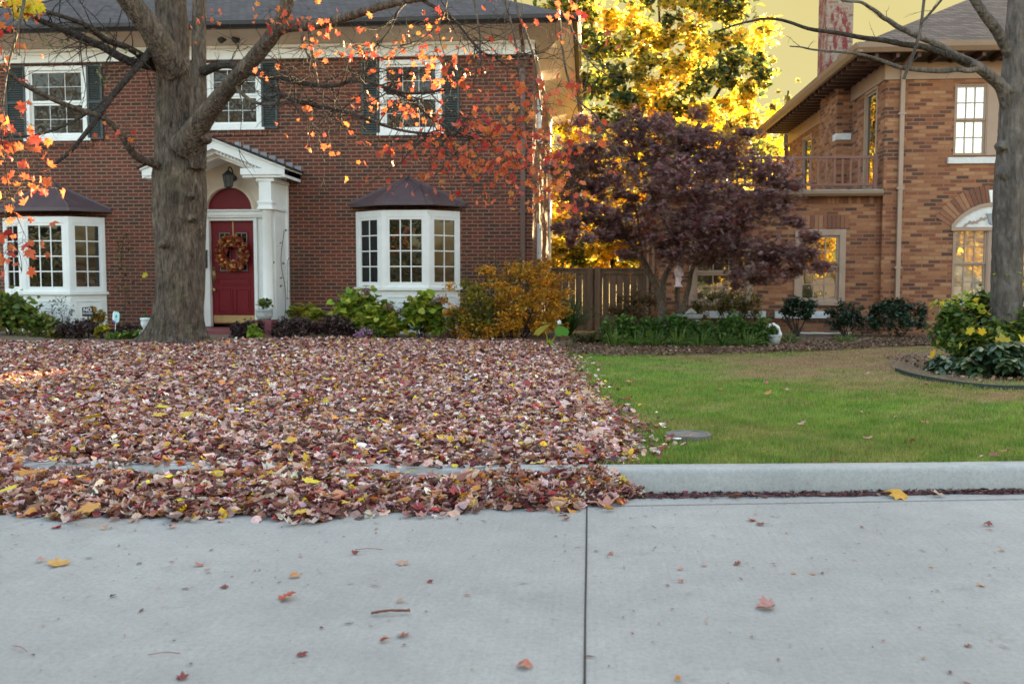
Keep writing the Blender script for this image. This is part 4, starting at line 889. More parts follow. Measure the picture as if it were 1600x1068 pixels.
shrub('ground_shrub', 'thin brown green weeds between the golden shrub and the lawn', 'plant', 886, 952, 520, 552, 16.2, 420, T_HEART, .06, [(.10, .09, .03), (.14, .1, .05), (.06, .07, .02)], k=22, cr=.3)
HOL = DKGREEN+[(.02, .05, .03)]
def holly(label, px0, px1, pyt, pyb, Y, n, gy):
    r_ = shrub('holly', label, 'shrub', px0, px1, pyt, pyb, Y, n, T_OVAL, .06, HOL, mat='leaf_gloss', k=44, cr=.24, stems=0)
    b = P((px0+px1)/2, pyb, Y); m = MB(); z0 = float(gz(b.x, Y))
    for s in range(7):
        t = Vector((b.x+random.uniform(-.3, .3), Y+random.uniform(-.15, .15), b.z+random.uniform(.05, .4))); m.tube(spline([(b.x+random.uniform(-.03, .03), Y, z0-.02), ((b.x+t.x)/2, Y, (z0+t.z)/2), tuple(t)], 4), [.02-.0017*k for k in range(9)], 6)
    m.build('stem', M['bark_dark'], r_, smooth=True)
holly('dark green holly on a bare stem beside the white basket', 1214, 1278, 464, 506, 18.1, 1250, 530)
holly('dark green holly in front of the white foundation block', 1288, 1356, 470, 524, 18.2, 1250, 530)
holly('wide dark green holly below the tan downspout', 1350, 1460, 468, 534, 18.1, 2600, 530)
# island bed round the grey tree
shrub('viburnum', 'leafy green shrub with yellowing tips before the arched window', 'shrub', 1458, 1580, 462, 566, 12.9, 2000, T_HEART, .075, MIDGREEN+[(.05, .10, .02), (.35, .33, .04)], [3, 3, 3, 1, 3, .7], k=60, cr=.26, stems=14)
shrub('viburnum', 'low green shrub between the dark hellebores and the taller leafy shrub', 'shrub', 1478, 1600, 505, 578, 12.3, 1200, T_HEART, .075, MIDGREEN+[(.05, .10, .02)], k=40, cr=.28, stems=8)
shrub('viburnum', 'green shrub behind the yellow leaves beside the grey trunk', 'shrub', 1560, 1680, 470, 570, 12.4, 1300, T_HEART, .075, MIDGREEN+[(.045, .09, .02)], k=50, cr=.26, stems=12)
br_ = thing('yellow_sapling', 'lime yellow sprigs reaching out above the green shrub', 'plant', (X(1500, 12.6), 12.6, .2)); m = MB(); LP = []
for pts in ([(1545, 540), (1520, 490), (1490, 468), (1455, 478)], [(1590, 540), (1600, 450), (1592, 425), (1562, 428)], [(1545, 540), (1540, 500), (1530, 480), (1512, 462)]):
    s_ = spline([tuple(P(px, py, 12.4)) for px, py in pts], 6); m.tube(s_, .006, 5)
    for k in range(8, len(s_)):
        for j in range(3): LP.append((s_[k][0]+random.gauss(0, .05), s_[k][1]+random.gauss(0, .05), s_[k][2]+random.gauss(0, .03)))
m.build('stem', M['bark_dark'], br_); n = len(LP); scatter('foliage', T_HEART, np.array(LP), rots(n, 1.2), RNG.uniform(.05, .085, n), palette(n, [(.35, .42, .04), (.25, .36, .04), (.5, .42, .04)]), M['leaf_glow'], br_)
def pachy(label, px0, px1, pyt, pyb, Y, n):
    pts, ci = clump_cloud(tuple(P((px0+px1)/2, (pyt+pyb)/2, Y)), ((X(px1, Y)-X(px0, Y))/2, .45, (Z(pyt, Y)-Z(pyb, Y))/2), n, 60, .2, -.5); b = P((px0+px1)/2, pyb, Y); z0 = float(gz(b.x, Y))
    root = thing('hellebore', label, 'plant', (b.x, Y, z0)); V = []; Rr_ = []; 
    m = MB(); pos = []; rot = []
    for p in pts:
        p[2] = max(p[2], z0+.06)
        for k in range(6):
            a = k*2*math.pi/6+random.uniform(-.3, .3); E = Euler((-random.uniform(.15, 1.0), 0, a)).to_matrix(); q = E @ Vector((0, .075, 0)); pos.append((p[0]+q.x, p[1]+q.y, p[2]+q.z)); rot.append(np.array(E))
        if random.random() < .35: m.tube([Vector(p), Vector((p[0]*.7+b.x*.3, p[1]*.7+Y*.3, z0-.02))], .006, 4)
    n = len(pos); scatter('foliage', T_OVAL, np.array(pos), np.array(rot), RNG.uniform(.13, .18, n), palette(n, [(.03, .065, .03), (.045, .085, .04), (.06, .10, .05), (.10, .14, .05)]), M['leaf_gloss'], root); m.build('stem', M['bark_dark'], root)
pachy('dark green hellebore with fingered leaves at the bed edging', 1500, 1650, 532, 604, 11.6, 230)
pachy('dark green hellebore spreading low beside the bare mulch', 1436, 1530, 556, 590, 12.1, 100)
for i, (px, py, s) in enumerate(((1567, 533, .14), (1588, 546, .12), (1598, 534, .13), (1534, 518, .08), (1516, 517, .08), (1458, 553, .09), (1500, 540, .07), (1573, 540, .10))):
    p = P(px, py, 11.9); o = scatter('yellow_leaf', T_FLAT, np.array([tuple(p)]), np.array(Euler((1.1, .2*i, .7*i)).to_matrix())[None], np.array([s*1.35]), np.array([(.62, .40, .03) if i % 2 else (.6, .47, .05)]), M['leaf_glow'])
    tag(o, 'yellow fallen leaf caught on the green plants of the island bed', 'leaf', 'yellow leaves caught on the island bed plants')
ed = MB(); ep = [G(px, py, .19) for px, py in ((1640, 604), (1580, 606), (1520, 602), (1470, 595), (1425, 586), (1400, 578))]
es = [Vector(p) for p in spline([tuple(p) for p in ep], 6)]
for a, b in zip(es, es[1:]):
    t = (b-a).normalized(); nn = Vector((-t.y, t.x, 0))*.012; ed.solid([a-nn-Vector((0, 0, .05)), a+nn-Vector((0, 0, .05)), a+nn+Vector((0, 0, .028)), a-nn+Vector((0, 0, .028))], [b-nn-Vector((0, 0, .05)), b+nn-Vector((0, 0, .05)), b+nn+Vector((0, 0, .028)), b-nn+Vector((0, 0, .028))])
tag(ed.build('bed_edging', M['edging']), 'dark green plastic edging curving round the island bed', 'edging')
ib = MB(); i_c = sum(es, Vector())/len(es); ib.poly([Vector((p.x, p.y, float(gz(p.x, p.y))+.012)) for p in es]+[G(1384, 566, .19), G(1400, 553, .2), G(1470, 545, .2), G(1560, 542, .2), Vector((es[0].x+.9, es[0].y+.3, .21))]); struct(ib.build('island_soil', M['soil']))

# ------------------------------------------------------------------ trees
def branch_mesh(mb, pts, seg=8, n=6, wob=.04):
    """pts = (px, py, Y, half width in photo pixels)"""
    q = []
    for px, py, Y, hw in pts: p = P(px, py, Y); q.append((p.x, p.y, p.z, hw*Y/F_PX))
    s = spline(q, n); mb.tube([Vector(a[:3]) for a in s], [max(a[3], .0015) for a in s], seg, wob=wob); return [(Vector(a[:3]), a[3]) for a in s]
def twigs_from(mb, path, cnt, L, r, rng, t0=.15, droop=0.0, sub=2, ends=None, biasx=0, biasz=0, biasy=-.3):
    for _ in range(cnt):
        k = int(len(path)*(t0+(1-t0)*rng.random())); k = min(max(k, 1), len(path)-1); p = path[k][0]; d = (path[k][0]-path[k-1][0]).normalized()
        l = L*rng.uniform(.4, 1.2); v = (d*.7+Vector((rng.gauss(0, .7)+biasx, rng.gauss(0, .6)+biasy, rng.gauss(0, .6)+biasz))).normalized(); pts = [p]; n = 7
        for j in range(n):
            v = (v+Vector((rng.gauss(0, .16), rng.gauss(0, .16), rng.gauss(0, .16)-droop))).normalized(); pts.append(pts[-1]+v*l/n)
        rr = min(r, path[k][1]*.7); mb.tube(pts, [rr*(1-.8*j/n) for j in range(n+1)], 5, cap=False)
        if ends is not None: ends += pts[3:]
        if sub: twigs_from(mb, [(q, rr*.7) for q in pts], sub, l*.5, rr*.6, rng, .3, droop, sub-1 if sub > 1 else 0, ends, biasx, biasz, 0)
rng = random.Random(11)
# --- the big maple
YT = 15.4; b0 = P(279, 548, YT); tz = float(gz(b0.x, YT))
MT = thing('maple_tree', 'large maple with thick ridged trunk and last orange leaves', 'tree', (b0.x, YT, tz))
tr_ = MB(); q = []
col_ = [(279, 562, 46), (279, 546, 45), (279, 530, 43), (280, 505, 41), (281, 470, 40), (281, 420, 40), (281, 370, 41.5), (281, 320, 44), (280, 280, 45), (280, 240, 40), (276, 205, 35), (273, 160, 32), (271, 100, 28), (270, 50, 27), (266, 0, 26), (262, -80, 24), (258, -200, 22)]
rows_ = spline([(*tuple(P(a, b, YT)), .92*c*YT/F_PX) for a, b, c in col_], 5); NS = 120; vi = []; i0 = 0
for r_, (x, y, z, rad_) in enumerate(rows_):
    hh_ = max(0, z-tz)
    for j in range(NS):
        t = 2*math.pi*j/NS; fl = math.exp(-hh_*4.5)
        root_ = 1+fl*(.10+.75*max(0, math.cos(5*t+.6))**2+.4*max(0, math.cos(3*t+2.0))**3)
        rid_ = .030*math.sin(17*t+1.4*math.sin(z*1.7)+2*math.sin(z*.6))+.012*math.sin(31*t+2.2*math.sin(z*2.3+1))+.022*(1-2*abs(math.sin(13.5*t+1.1*math.sin(z*3.1)+1.7*mnoise.noise(Vector((t*2, z*1.6, 1)))*2)))*mnoise.noise(Vector((t*5, z*2.2, 8)))*2
        lump = .05*mnoise.noise(Vector((math.cos(t)*1.3, math.sin(t)*1.3, z*1.1)))+.035*mnoise.noise(Vector((math.cos(t)*2.6, math.sin(t)*2.6, z*2.4+5)))
        crease = -.11*math.exp(-((((t-4.15+.12*math.sin(z*1.3)+math.pi) % (2*math.pi))-math.pi)/.16)**2)*min(1, max(0, (z-1.8)/1.0))
        rr = rad_*root_*(1+rid_+lump+crease); tr_.v.append(Vector((x+math.cos(t)*rr, y+math.sin(t)*rr, z)))
    if r_: tr_.f += [((r_-1)*NS+j, (r_-1)*NS+(j+1) % NS, r_*NS+(j+1) % NS, r_*NS+j) for j in range(NS)]
tr_.f.append(tuple(range(len(rows_)*NS-NS, len(rows_)*NS))); tr_.f.append(tuple(range(NS))[::-1])
branch_mesh(tr_, [(304, 262, 15.25, 18), (309, 200, 15.15, 14.5), (310.5, 120, 15.1, 12), (311, 40, 15.1, 11), (313, -60, 15.1, 10), (318, -200, 15.1, 9)], 22, 6, .03)
branch_mesh(tr_, [(272, 112, 15.3, 26), (252, 72, 15.0, 21), (232, 40, 14.8, 18.5), (207, 8, 14.6, 17), (175, -35, 14.3, 15), (130, -100, 14, 12)], 20, 6, .03)
FL = branch_mesh(tr_, [(290, 232, 15.2, 26), (312, 194, 14.95, 18), (338, 160, 14.7, 14.5), (366, 126, 14.4, 13), (396, 92, 14.1, 12.2), (422, 60, 13.9, 11.8), (436, 38, 13.8, 10.8), (447, 8, 13.7, 11), (462, -50, 13.6, 9)], 20, 6, .03)
F2 = branch_mesh(tr_, [(424, 52, 13.9, 10), (450, 42, 13.75, 9), (482, 40, 13.6, 8.3), (520, 33, 13.4, 7.5), (560, 21, 13.1, 7), (600, 9, 12.9, 6.4), (650, -2, 12.7, 6), (720, -14, 12.4, 5), (800, -20, 12.1, 3.5)], 14, 6, .04)
for px, py, Y, s in ((323, 216, 15.0, 7), (300, 305, 15.0, 5), (256, 380, 14.98, 6), (300, 340, 14.97, 6)):
    p = P(px, py, Y); tr_.tube([p+Vector((-.05, .1, 0)), p, p+Vector((.03, -.04, .02))], [s*Y/F_PX*1.4, s*Y/F_PX*1.2, s*Y/F_PX*.7], 12, wob=.1)
tk = tr_.build('trunk', M['bark'], MT, smooth=True)
md = tk.modifiers.new('remesh', 'REMESH'); md.mode = 'VOXEL'; md.voxel_size = .016; md.use_smooth_shade = True
ms = tk.modifiers.new('smooth', 'SMOOTH'); ms.factor = .4; ms.iterations = 2
ENDS = []
def limb(pts, tw, L, r, droop=.02, seg=8, bx=0, bz=0, t0=.15, sub=2, parent=None, mat='bark_dark', ends=ENDS, by=-.3):
    m = MB(); pth = branch_mesh(m, pts, seg); twigs_from(m, pth, tw, L, r, rng, t0, droop, sub, ends, bx, bz, by); return m.build('branch', M[mat], parent or MT, smooth=True)
limb([(262, 114, 15.5, 8), (240, 104, 15.3, 7.5), (200, 95, 14.9, 7), (150, 68, 14.6, 6.2), (105, 50, 14.2, 5), (60, 30, 13.8, 4), (20, 12, 13.4, 3.2), (-40, -12, 13, 2.5)], 34, 1.3, .011)
limb([(262, 108, 15.5, 7), (238, 97, 15.2, 6.2), (200, 75, 14.5, 5.5), (165, 62, 14.1, 5), (135, 40, 13.8, 4.2), (85, 22, 13.4, 3.2), (20, 4, 13, 2.2)], 26, 1.2, .010)
limb([(262, 55, 15.5, 8), (240, 74, 15.2, 6.4), (216, 103, 14.6, 5.4), (176, 149, 14.3, 5), (148, 190, 14.1, 4.2), (112, 234, 13.9, 3.2), (84, 258, 13.8, 2.6)], 6, .9, .008, seg=8)
limb([(258, 268, 15.3, 8.5), (240, 256, 15.0, 7), (222, 250, 14.8, 6.4), (205, 236, 14.6, 5.8), (186, 206, 14.4, 5), (160, 184, 14.2, 4.4), (120, 170, 13.9, 4.2), (82, 155, 13.6, 4), (42, 135, 13.2, 3.4), (5, 108, 12.9, 2.6)], 10, .9, .008, mat='bark')
limb([(170, 152, 14.3, 2.4), (135, 178, 14, 2.2), (96, 198, 13.7, 2), (55, 211, 13.4, 1.8), (0, 215, 13, 1.4)], 6, .6, .006)
limb([(318, 112, 15.0, 8), (336, 104, 14.8, 7), (352, 101, 14.6, 6.5), (372, 104, 14.3, 6), (402, 115, 14.1, 5.4), (440, 121, 13.8, 4.6), (480, 131, 13.5, 4), (520, 134, 13.2, 3.4), (560, 126, 12.9, 2.8), (600, 136, 12.6, 2.6), (640, 146, 12.4, 2.2), (705, 140, 12.1, 1.4)], 60, 1.2, .011)
limb([(400, 114, 14.1, 4.4), (420, 130, 13.9, 4), (442, 149, 13.7, 3.8), (478, 162, 13.4, 3.4), (520, 170, 13.2, 3), (560, 181, 12.9, 2.6), (600, 196, 12.6, 2.3), (640, 206, 12.4, 2), (700, 211, 12.1, 1.6), (770, 222, 11.8, 1)], 56, 1.1, .010, droop=.04)
limb([(368, 134, 14.4, 3.6), (378, 146, 14.2, 3.1), (392, 157, 14.0, 2.8), (412, 163, 13.9, 2.6), (440, 162, 13.7, 2.2), (462, 164, 13.5, 1.8), (482, 187, 13.4, 1.4), (502, 206, 13.3, 1.2), (532, 209, 13.2, .8)], 7, .5, .005, mat='bark')
limb([(660, 0, 12.7, 3), (690, 18, 12.5, 2.6), (716, 38, 12.4, 2.3), (740, 68, 12.2, 2), (762, 86, 12, 1.6), (800, 90, 11.8, 1.3), (850, 82, 11.6, .8)], 34, .9, .008)
limb([(640, -2, 12.8, 3), (622, 18, 12.6, 2), (610, 45, 12.5, 1.6), (590, 70, 12.4, 1.2), (560, 100, 12.3, .8)], 24, .9, .007)
limb([(600, 140, 12.6, 2.4), (640, 155, 12.4, 2.2), (670, 182, 12.2, 1.9), (700, 200, 12, 1.5), (740, 215, 11.8, 1)], 34, .9, .008)
for pts in ([(738, -10, 12.2, 1.2), (746, 30, 12, 1.1), (750, 62, 11.9, 1.1), (748, 95, 11.8, 1), (740, 128, 11.7, .7)],
            [(782, -10, 12, 1.4), (794, 20, 11.9, 1.3), (803, 55, 11.8, 1.2), (811, 105, 11.7, 1.1), (812, 150, 11.6, 1), (790, 178, 11.5, .6)],
            [(802, -10, 11.9, 1.6), (812, 25, 11.8, 1.5), (822, 52, 11.7, 1.4), (834, 90, 11.6, 1.2), (840, 135, 11.5, 1), (846, 180, 11.4, .7)],
            [(868, -10, 11.6, 1.4), (874, 25, 11.5, 1.3), (878, 70, 11.4, 1.2), (888, 125, 11.3, 1.1), (905, 158, 11.2, 1), (932, 182, 11.1, .9), (958, 225, 11, .8), (980, 264, 10.9, .5)],
            [(855, -10, 11.7, 1.3), (885, 30, 11.5, 1.2), (905, 70, 11.3, 1), (930, 105, 11.2, .8), (960, 122, 11.1, .5)],
            [(700, -8, 12.3, 1.2), (690, 30, 12.2, 1), (660, 60, 12.1, .9), (625, 72, 12, .6)],
            [(482, 42, 13.6, 2.2), (486, 70, 13.5, 2), (492, 105, 13.4, 1.6), (498, 140, 13.3, 1)],
            [(470, 42, 13.6, 1.8), (474, 66, 13.5, 1.6), (486, 92, 13.4, 1.3), (515, 100, 13.3, .8)],
            [(40, -10, 10, 2), (30, 40, 9.8, 1.7), (14, 100, 9.6, 1.3), (5, 170, 9.4, 1), (20, 230, 9.3, .7), (35, 290, 9.2, .5)]):
    limb([(a_, b_, c_, d_*1.35) for a_, b_, c_, d_ in pts], 12, .7, .006, mat='bark', sub=2)
limb([(0, 180, 9.6, 1.2), (8, 260, 9.4, 1.0), (20, 320, 9.3, .8), (40, 370, 9.2, .4)], 6, .4, .004, sub=1)
# leaves still on it, hung on fine stalks in clusters
ORA = [(.62, .15, .06), (.56, .10, .05), (.66, .20, .06), (.48, .06, .045), (.58, .26, .06), (.38, .035, .035)]; OW = [5, 5, 3, 2, .8, .9]
CL = [(775, 255, 90, 42, 125, 11.6), (800, 205, 75, 40, 78, 11.5), (705, 185, 110, 55, 55, 12), (690, 100, 120, 60, 60, 12), (600, 85, 100, 50, 42, 12.5), (560, 155, 110, 60, 30, 12.6), (480, 60, 70, 60, 16, 13), (645, 30, 120, 35, 20, 12.3), (868, 272, 46, 26, 34, 11.2), (850, 60, 60, 60, 20, 11.4), (850, 165, 50, 45, 20, 11.3), (905, 245, 45, 50, 14, 11), (925, 95, 55, 55, 12, 11), (560, 250, 90, 40, 14, 12.5), (690, 250, 70, 30, 22, 12), (740, 215, 55, 30, 34, 11.7),
      (14, 60, 26, 55, 30, 9.6), (14, 250, 34, 62, 34, 9.4), (8, 170, 28, 60, 16, 9.4), (22, 335, 34, 45, 12, 9.2), (12, 385, 30, 40, 7, 9.1), (70, 300, 30, 40, 3, 9.5), (110, 160, 80, 60, 8, 13), (180, 220, 60, 60, 8, 14), (320, 60, 40, 50, 8, 14), (390, 30, 60, 40, 8, 13.8)]
PL = []; CO = []; m = MB(); endv = np.array([tuple(e) for e in ENDS])
for cx, cy, rx, ry, n, Y in CL:
    n = int(n*1.6); hubs = []
    for h_ in range(max(1, n//7)):
        hp = P(rng.gauss(cx, rx*.62), rng.gauss(cy, ry*.6), Y+rng.uniform(-.7, .7)); d_ = np.linalg.norm(endv-np.array(hp), axis=1); e = Vector(endv[int(d_.argmin())])
        hp = e+(hp-e)*(min(1, 1.6/max(.01, (hp-e).length)) if (hp-e).length > 1.6 else 1)
        m.tube(spline([e, (e+hp)/2+Vector((rng.gauss(0, .06), 0, rng.uniform(.0, .12))), hp], 3), [.004, .0035, .003, .003, .0028, .0025, .002], 4, cap=False); hubs.append(hp)
    for i in range(n):
        hp = rng.choice(hubs); p = hp+Vector((rng.gauss(0, .16), rng.gauss(0, .16), rng.gauss(-.04, .12))); m.tube([hp, (hp+p)/2+Vector((0, 0, .03)), p], .0016, 3, cap=False); PL.append(p); CO.append(0)
for cx, cy, rx, ry, n, Y in ((36, 12, 34, 18, 30, 10.2), (60, 14, 16, 10, 12, 10.1)):
    for i in range(n): PL.append(P(rng.gauss(cx, rx*.5), rng.gauss(cy, ry*.5), Y+rng.uniform(-.2, .2))); CO.append(1)
for cx, cy, n in ((160, 55, 14), (160, 118, 16), (70, 68, 12), (205, 78, 6), (100, 70, 8)):
    for i in range(n): PL.append(P(rng.gauss(cx, 7), rng.gauss(cy, 7), 14.2+rng.uniform(-.2, .2))); CO.append(2)
PL = np.array([tuple(p) for p in PL]); CO = np.array(CO); n = len(PL)
kol = palette(n, ORA, OW, .2); kol[CO == 1] = palette((CO == 1).sum(), [(.6, .48, .03), (.5, .5, .04), (.65, .38, .04)]); kol[CO == 2] = palette((CO == 2).sum(), [(.2, .23, .10), (.28, .28, .14), (.16, .17, .07)])
sz = RNG.uniform(.05, .098, n); sz[CO == 2] *= .6; sz[PL[:, 1] < 10.5] *= 1.2
m.build('twig', M['bark_dark'], MT, recalc=False)
scatter('foliage', T_MAPLE, PL, rots(n, 2.3, .4), sz, kol, M['leaf_coral'], MT)

# --- the grey tree at the picture edge
YG = 12.5; b0 = P(1575, 560, YG); GT = thing('grey_tree', 'bare smooth grey tree in the island bed', 'tree', (b0.x, YG, .2)); tr_ = MB()
branch_mesh(tr_, [(1572, 566, YG, 29), (1572, 540, YG, 25), (1572, 500, YG, 23), (1573, 440, YG, 22), (1575, 380, YG, 22), (1577, 320, YG, 22.5), (1579, 270, YG, 22), (1581, 220, YG, 20), (1583, 170, YG, 19), (1586, 110, YG, 18), (1590, 50, YG, 17), (1594, -10, YG, 16), (1600, -150, YG, 14)], 26, 6, .03)
branch_mesh(tr_, [(1587, 190, YG-.02, 13), (1574, 160, YG-.05, 11), (1564, 135, YG-.1, 9.5), (1545, 118, YG-.2, 8.4), (1528, 105, YG-.3, 8), (1500, 92, YG-.4, 7.5), (1478, 80, YG-.5, 6)], 16, 6, .03)
branch_mesh(tr_, [(1588, 100, YG, 10), (1570, 70, YG-.1, 8.5), (1556, 46, YG-.2, 8), (1540, 25, YG-.3, 7.5), (1520, -4, YG-.4, 6.5), (1490, -50, YG-.5, 5)], 14, 6, .03)
for px, py, s in ((1578, 140, 6), (1568, 228, 6), (1590, 215, 8), (1574, 270, 9), (1588, 285, 7)):
    p = P(px, py, YG-.15); tr_.tube([p+Vector((0, .12, 0)), p+Vector((0, -.01, .01)), p+Vector((0, -.03, .015))], [s*.0083*1.5, s*.0083*1.15, s*.0083*.5], 12, wob=.12)
tk2 = tr_.build('trunk', M['bark_grey'], GT, smooth=True)
md = tk2.modifiers.new('remesh', 'REMESH'); md.mode = 'VOXEL'; md.voxel_size = .013; md.use_smooth_shade = True
ms = tk2.modifiers.new('smooth', 'SMOOTH'); ms.factor = .5; ms.iterations = 5
def zz(pts, Y0, Y1_, h0, h1): n = len(pts); return [(1150+a/3.556, b/3.556, Y0+(Y1_-Y0)*i/(n-1), h0+(h1-h0)*i/(n-1)) for i, (a, b) in enumerate(pts)]
GE = []
limb(zz([(1215, 310), (1180, 283), (1100, 240), (1020, 205), (960, 178), (900, 150), (850, 115), (820, 100), (780, 65), (740, 40), (690, 12), (600, 4), (520, -40)], 12.0, 11.2, 5.6, 1.6), 4, .5, .005, parent=GT, mat='bark_grey', ends=GE, by=0, sub=1)
limb(zz([(1300, 345), (1210, 318), (1130, 290), (1060, 266), (1000, 255), (920, 245), (850, 230), (770, 218), (700, 210), (600, 190), (500, 175), (430, 166), (370, 150), (300, 125), (230, 108), (150, 105), (80, 120), (20, 132), (-90, 170)], 12.0, 10.8, 5.4, 1.3), 3, .4, .004, parent=GT, mat='bark_dark', ends=GE, by=0, sub=1)
limb(zz([(1330, 385), (1290, 392), (1230, 385), (1150, 395), (1060, 392), (980, 385), (900, 372), (830, 345), (770, 325), (700, 305), (640, 295), (580, 290), (500, 283), (420, 275), (360, 262), (300, 258)], 12.1, 11.0, 4.6, 1.0), 3, .35, .004, parent=GT, mat='bark_grey', ends=GE, by=0, sub=1)
limb(zz([(930, 440), (950, 390), (975, 330), (1005, 240), (1025, 160), (1035, 90), (1045, 0), (1060, -80)], 11.5, 11.4, 2.6, 2.2), 3, .4, .004, parent=GT, mat='bark_grey', ends=GE, by=0, sub=1)
limb(zz([(1030, 128), (1060, 95), (1100, 50), (1145, -5), (1180, -60)], 11.4, 11.2, 2.2, 1.6), 2, .3, .004, parent=GT, mat='bark_grey', ends=GE, by=0, sub=1)
limb([(1128, 0, 11, .7), (1150, 12, 11, .6), (1170, 28, 11, .8)], 0, .3, .003, parent=GT, mat='bark_dark', ends=GE, sub=0)

# --- leaf crowns
def crown(root, pads, n, temps, size, cols, wts, mat, Yd, tilt=1.1, shape=.75, name='foliage', tint=.25, alt=None):
    """pads = (px, py, rx, ry in photo pixels, Y, weight): uneven clumps"""
    w = np.array([p[2]*p[3]*p[5] for p in pads], float); w /= w.sum(); i = RNG.choice(len(pads), n, p=w); A = np.array([tuple(P(p[0], p[1], p[4])) for p in pads]); rad = np.array([(p[2]*p[4]/F_PX, Yd*p[2]*p[4]/F_PX, p[3]*p[4]/F_PX) for p in pads])
    d = RNG.normal(size=(n, 3)); d /= np.linalg.norm(d, axis=1)[:, None]; d *= (RNG.random(n)**.45)[:, None]
    lump = 1+.28*np.sin(d[:, 0]*7+i)+.22*np.sin(d[:, 2]*9+2.3*i); pts = A[i]+d*rad[i]*lump[:, None]
    kol = palette(n, cols, wts)*(1+tint*np.sin(i*5.7))[:, None]
    if alt:                              # some of the clumps take the second palette
        g_ = np.array([mnoise.noise(Vector((p[0]/70, p[1]/70, 3.3))) > alt[1] for p in pads])[i] & (RNG.random(n) < .85); kol[g_] = palette(int(g_.sum()), alt[0])
    return scatter(name, temps, pts, rots(n, tilt), size*RNG.uniform(.65, 1.3, n), np.clip(kol, 0, 1), M[mat], root)
crown(gb, GP, 15000, T_OVAL, .062, GOLD, [4, 3, 2.5, 1.6, 3], 'leaf', .3, 1.5, tint=.22, alt=([(.22, .22, .03), (.14, .15, .025), (.30, .24, .03)], .34))
# purple Japanese maple
YJ = 17.0; b0 = P(1045, 508, YJ); JM = thing('japanese_maple', 'purple leaved Japanese maple with thin grey stems before the low wing', 'tree', (b0.x, YJ, .2)); JE = []
for pts in ([(1036, 520, 17, 7.5), (1034, 480, 17, 6.5), (1026, 450, 16.9, 5.5), (1014, 425, 16.8, 5), (1004, 405, 16.7, 4.5), (988, 382, 16.5, 4), (962, 358, 16.3, 3), (930, 335, 16.1, 2), (900, 300, 16, 1.2)],
            [(1037, 490, 17, 6), (1036, 455, 17.1, 4.6), (1038, 435, 17.1, 4.5), (1050, 412, 17.1, 4), (1072, 380, 17.1, 3.4), (1085, 330, 17, 2.6), (1060, 270, 17, 1.6), (1050, 220, 17, 1)],
            [(1062, 520, 17.2, 5), (1060, 480, 17.2, 4.4), (1058, 455, 17.2, 4), (1064, 425, 17.2, 3.6), (1060, 390, 17.3, 3), (1030, 330, 17.3, 2.2), (1000, 260, 17.2, 1.4), (985, 210, 17.2, .9)],
            [(1064, 520, 17.1, 4.8), (1068, 480, 17.0, 4.2), (1076, 450, 16.9, 3.8), (1082, 420, 16.8, 3.4), (1100, 385, 16.7, 3), (1140, 350, 16.5, 2.2), (1190, 310, 16.4, 1.5), (1235, 290, 16.3, .9)],
            [(1085, 415, 16.8, 2.6), (1120, 395, 16.6, 2.2), (1165, 385, 16.4, 1.7), (1215, 385, 16.2, 1.1), (1250, 400, 16.1, .7)],
            [(1004, 405, 16.7, 2.4), (1000, 370, 16.6, 2.2), (990, 320, 16.6, 1.7), (950, 270, 16.5, 1.2), (925, 235, 16.5, .8)],
            [(1085, 340, 17, 2.2), (1110, 290, 16.9, 1.6), (1140, 240, 16.9, 1.1), (1150, 215, 16.9, .7)]):
    m = MB(); pth = branch_mesh(m, pts, 10, 5, .05); twigs_from(m, pth, 9, .8, .007, rng, .45, 0, 1, JE, 0, .1, -.1); m.build('stem', M['bark_pale'], JM, smooth=True)
pads = [(930, 240, 55, 34, 16.4, 1), (900, 272, 38, 34, 16.2, .9), (990, 212, 66, 34, 17, 1), (1060, 228, 80, 38, 16.8, 1), (1130, 242, 66, 36, 16.7, 1), (1192, 270, 56, 30, 16.6, 1), (1232, 290, 38, 22, 16.4, .9), (1040, 285, 90, 40, 16.2, 1), (1120, 308, 80, 36, 16.2, 1), (958, 300, 56, 34, 16.3, .9), (925, 328, 46, 22, 16.0, .7), (985, 340, 36, 18, 15.9, .5), (1070, 345, 66, 30, 15.9, 1), (1142, 345, 60, 26, 16, 1), (1200, 328, 46, 22, 16.1, .9), (1212, 388, 54, 22, 15.9, 1), (1252, 406, 24, 17, 15.8, 1), (1180, 402, 38, 22, 15.9, .9), (1100, 380, 46, 20, 16, .8), (1215, 430, 34, 13, 15.8, .8), (896, 358, 26, 16, 16, .4), (1010, 250, 70, 40, 17.6, .8), (1100, 270, 90, 40, 17.7, .8), (1070, 205, 50, 18, 17.2, .8), (940, 372, 40, 14, 16.2, .3), (1040, 375, 44, 20, 16.3, .6), (1012, 190, 40, 16, 17.2, .6), (1000, 372, 40, 20, 16.1, .7), (1052, 395, 46, 18, 16.2, .8), (1104, 404, 44, 18, 16.1, .8), (1140, 380, 46, 22, 16.1, .8), (940, 348, 40, 20, 16.2, .7), (885, 310, 34, 30, 16.3, .7), (1160, 425, 30, 12, 15.9, .6)]
JC = [(.18, .085, .082), (.24, .125, .12), (.11, .055, .054), (.33, .20, .20), (.29, .05, .05), (.21, .12, .08)]
pads += [(p[0]+rng.gauss(0, p[2]*.8), p[1]+rng.gauss(0, p[3]*.8), rng.uniform(10, 22), rng.uniform(6, 12), p[4]+rng.uniform(-.8, .5), 2.2) for p in pads for _ in range(3)]
crown(JM, pads, 34000, T_STAR, .13, JC, [4, 4, 3, 2.5, .8, 1.2], 'leaf', .7, 1.2, tint=.2)
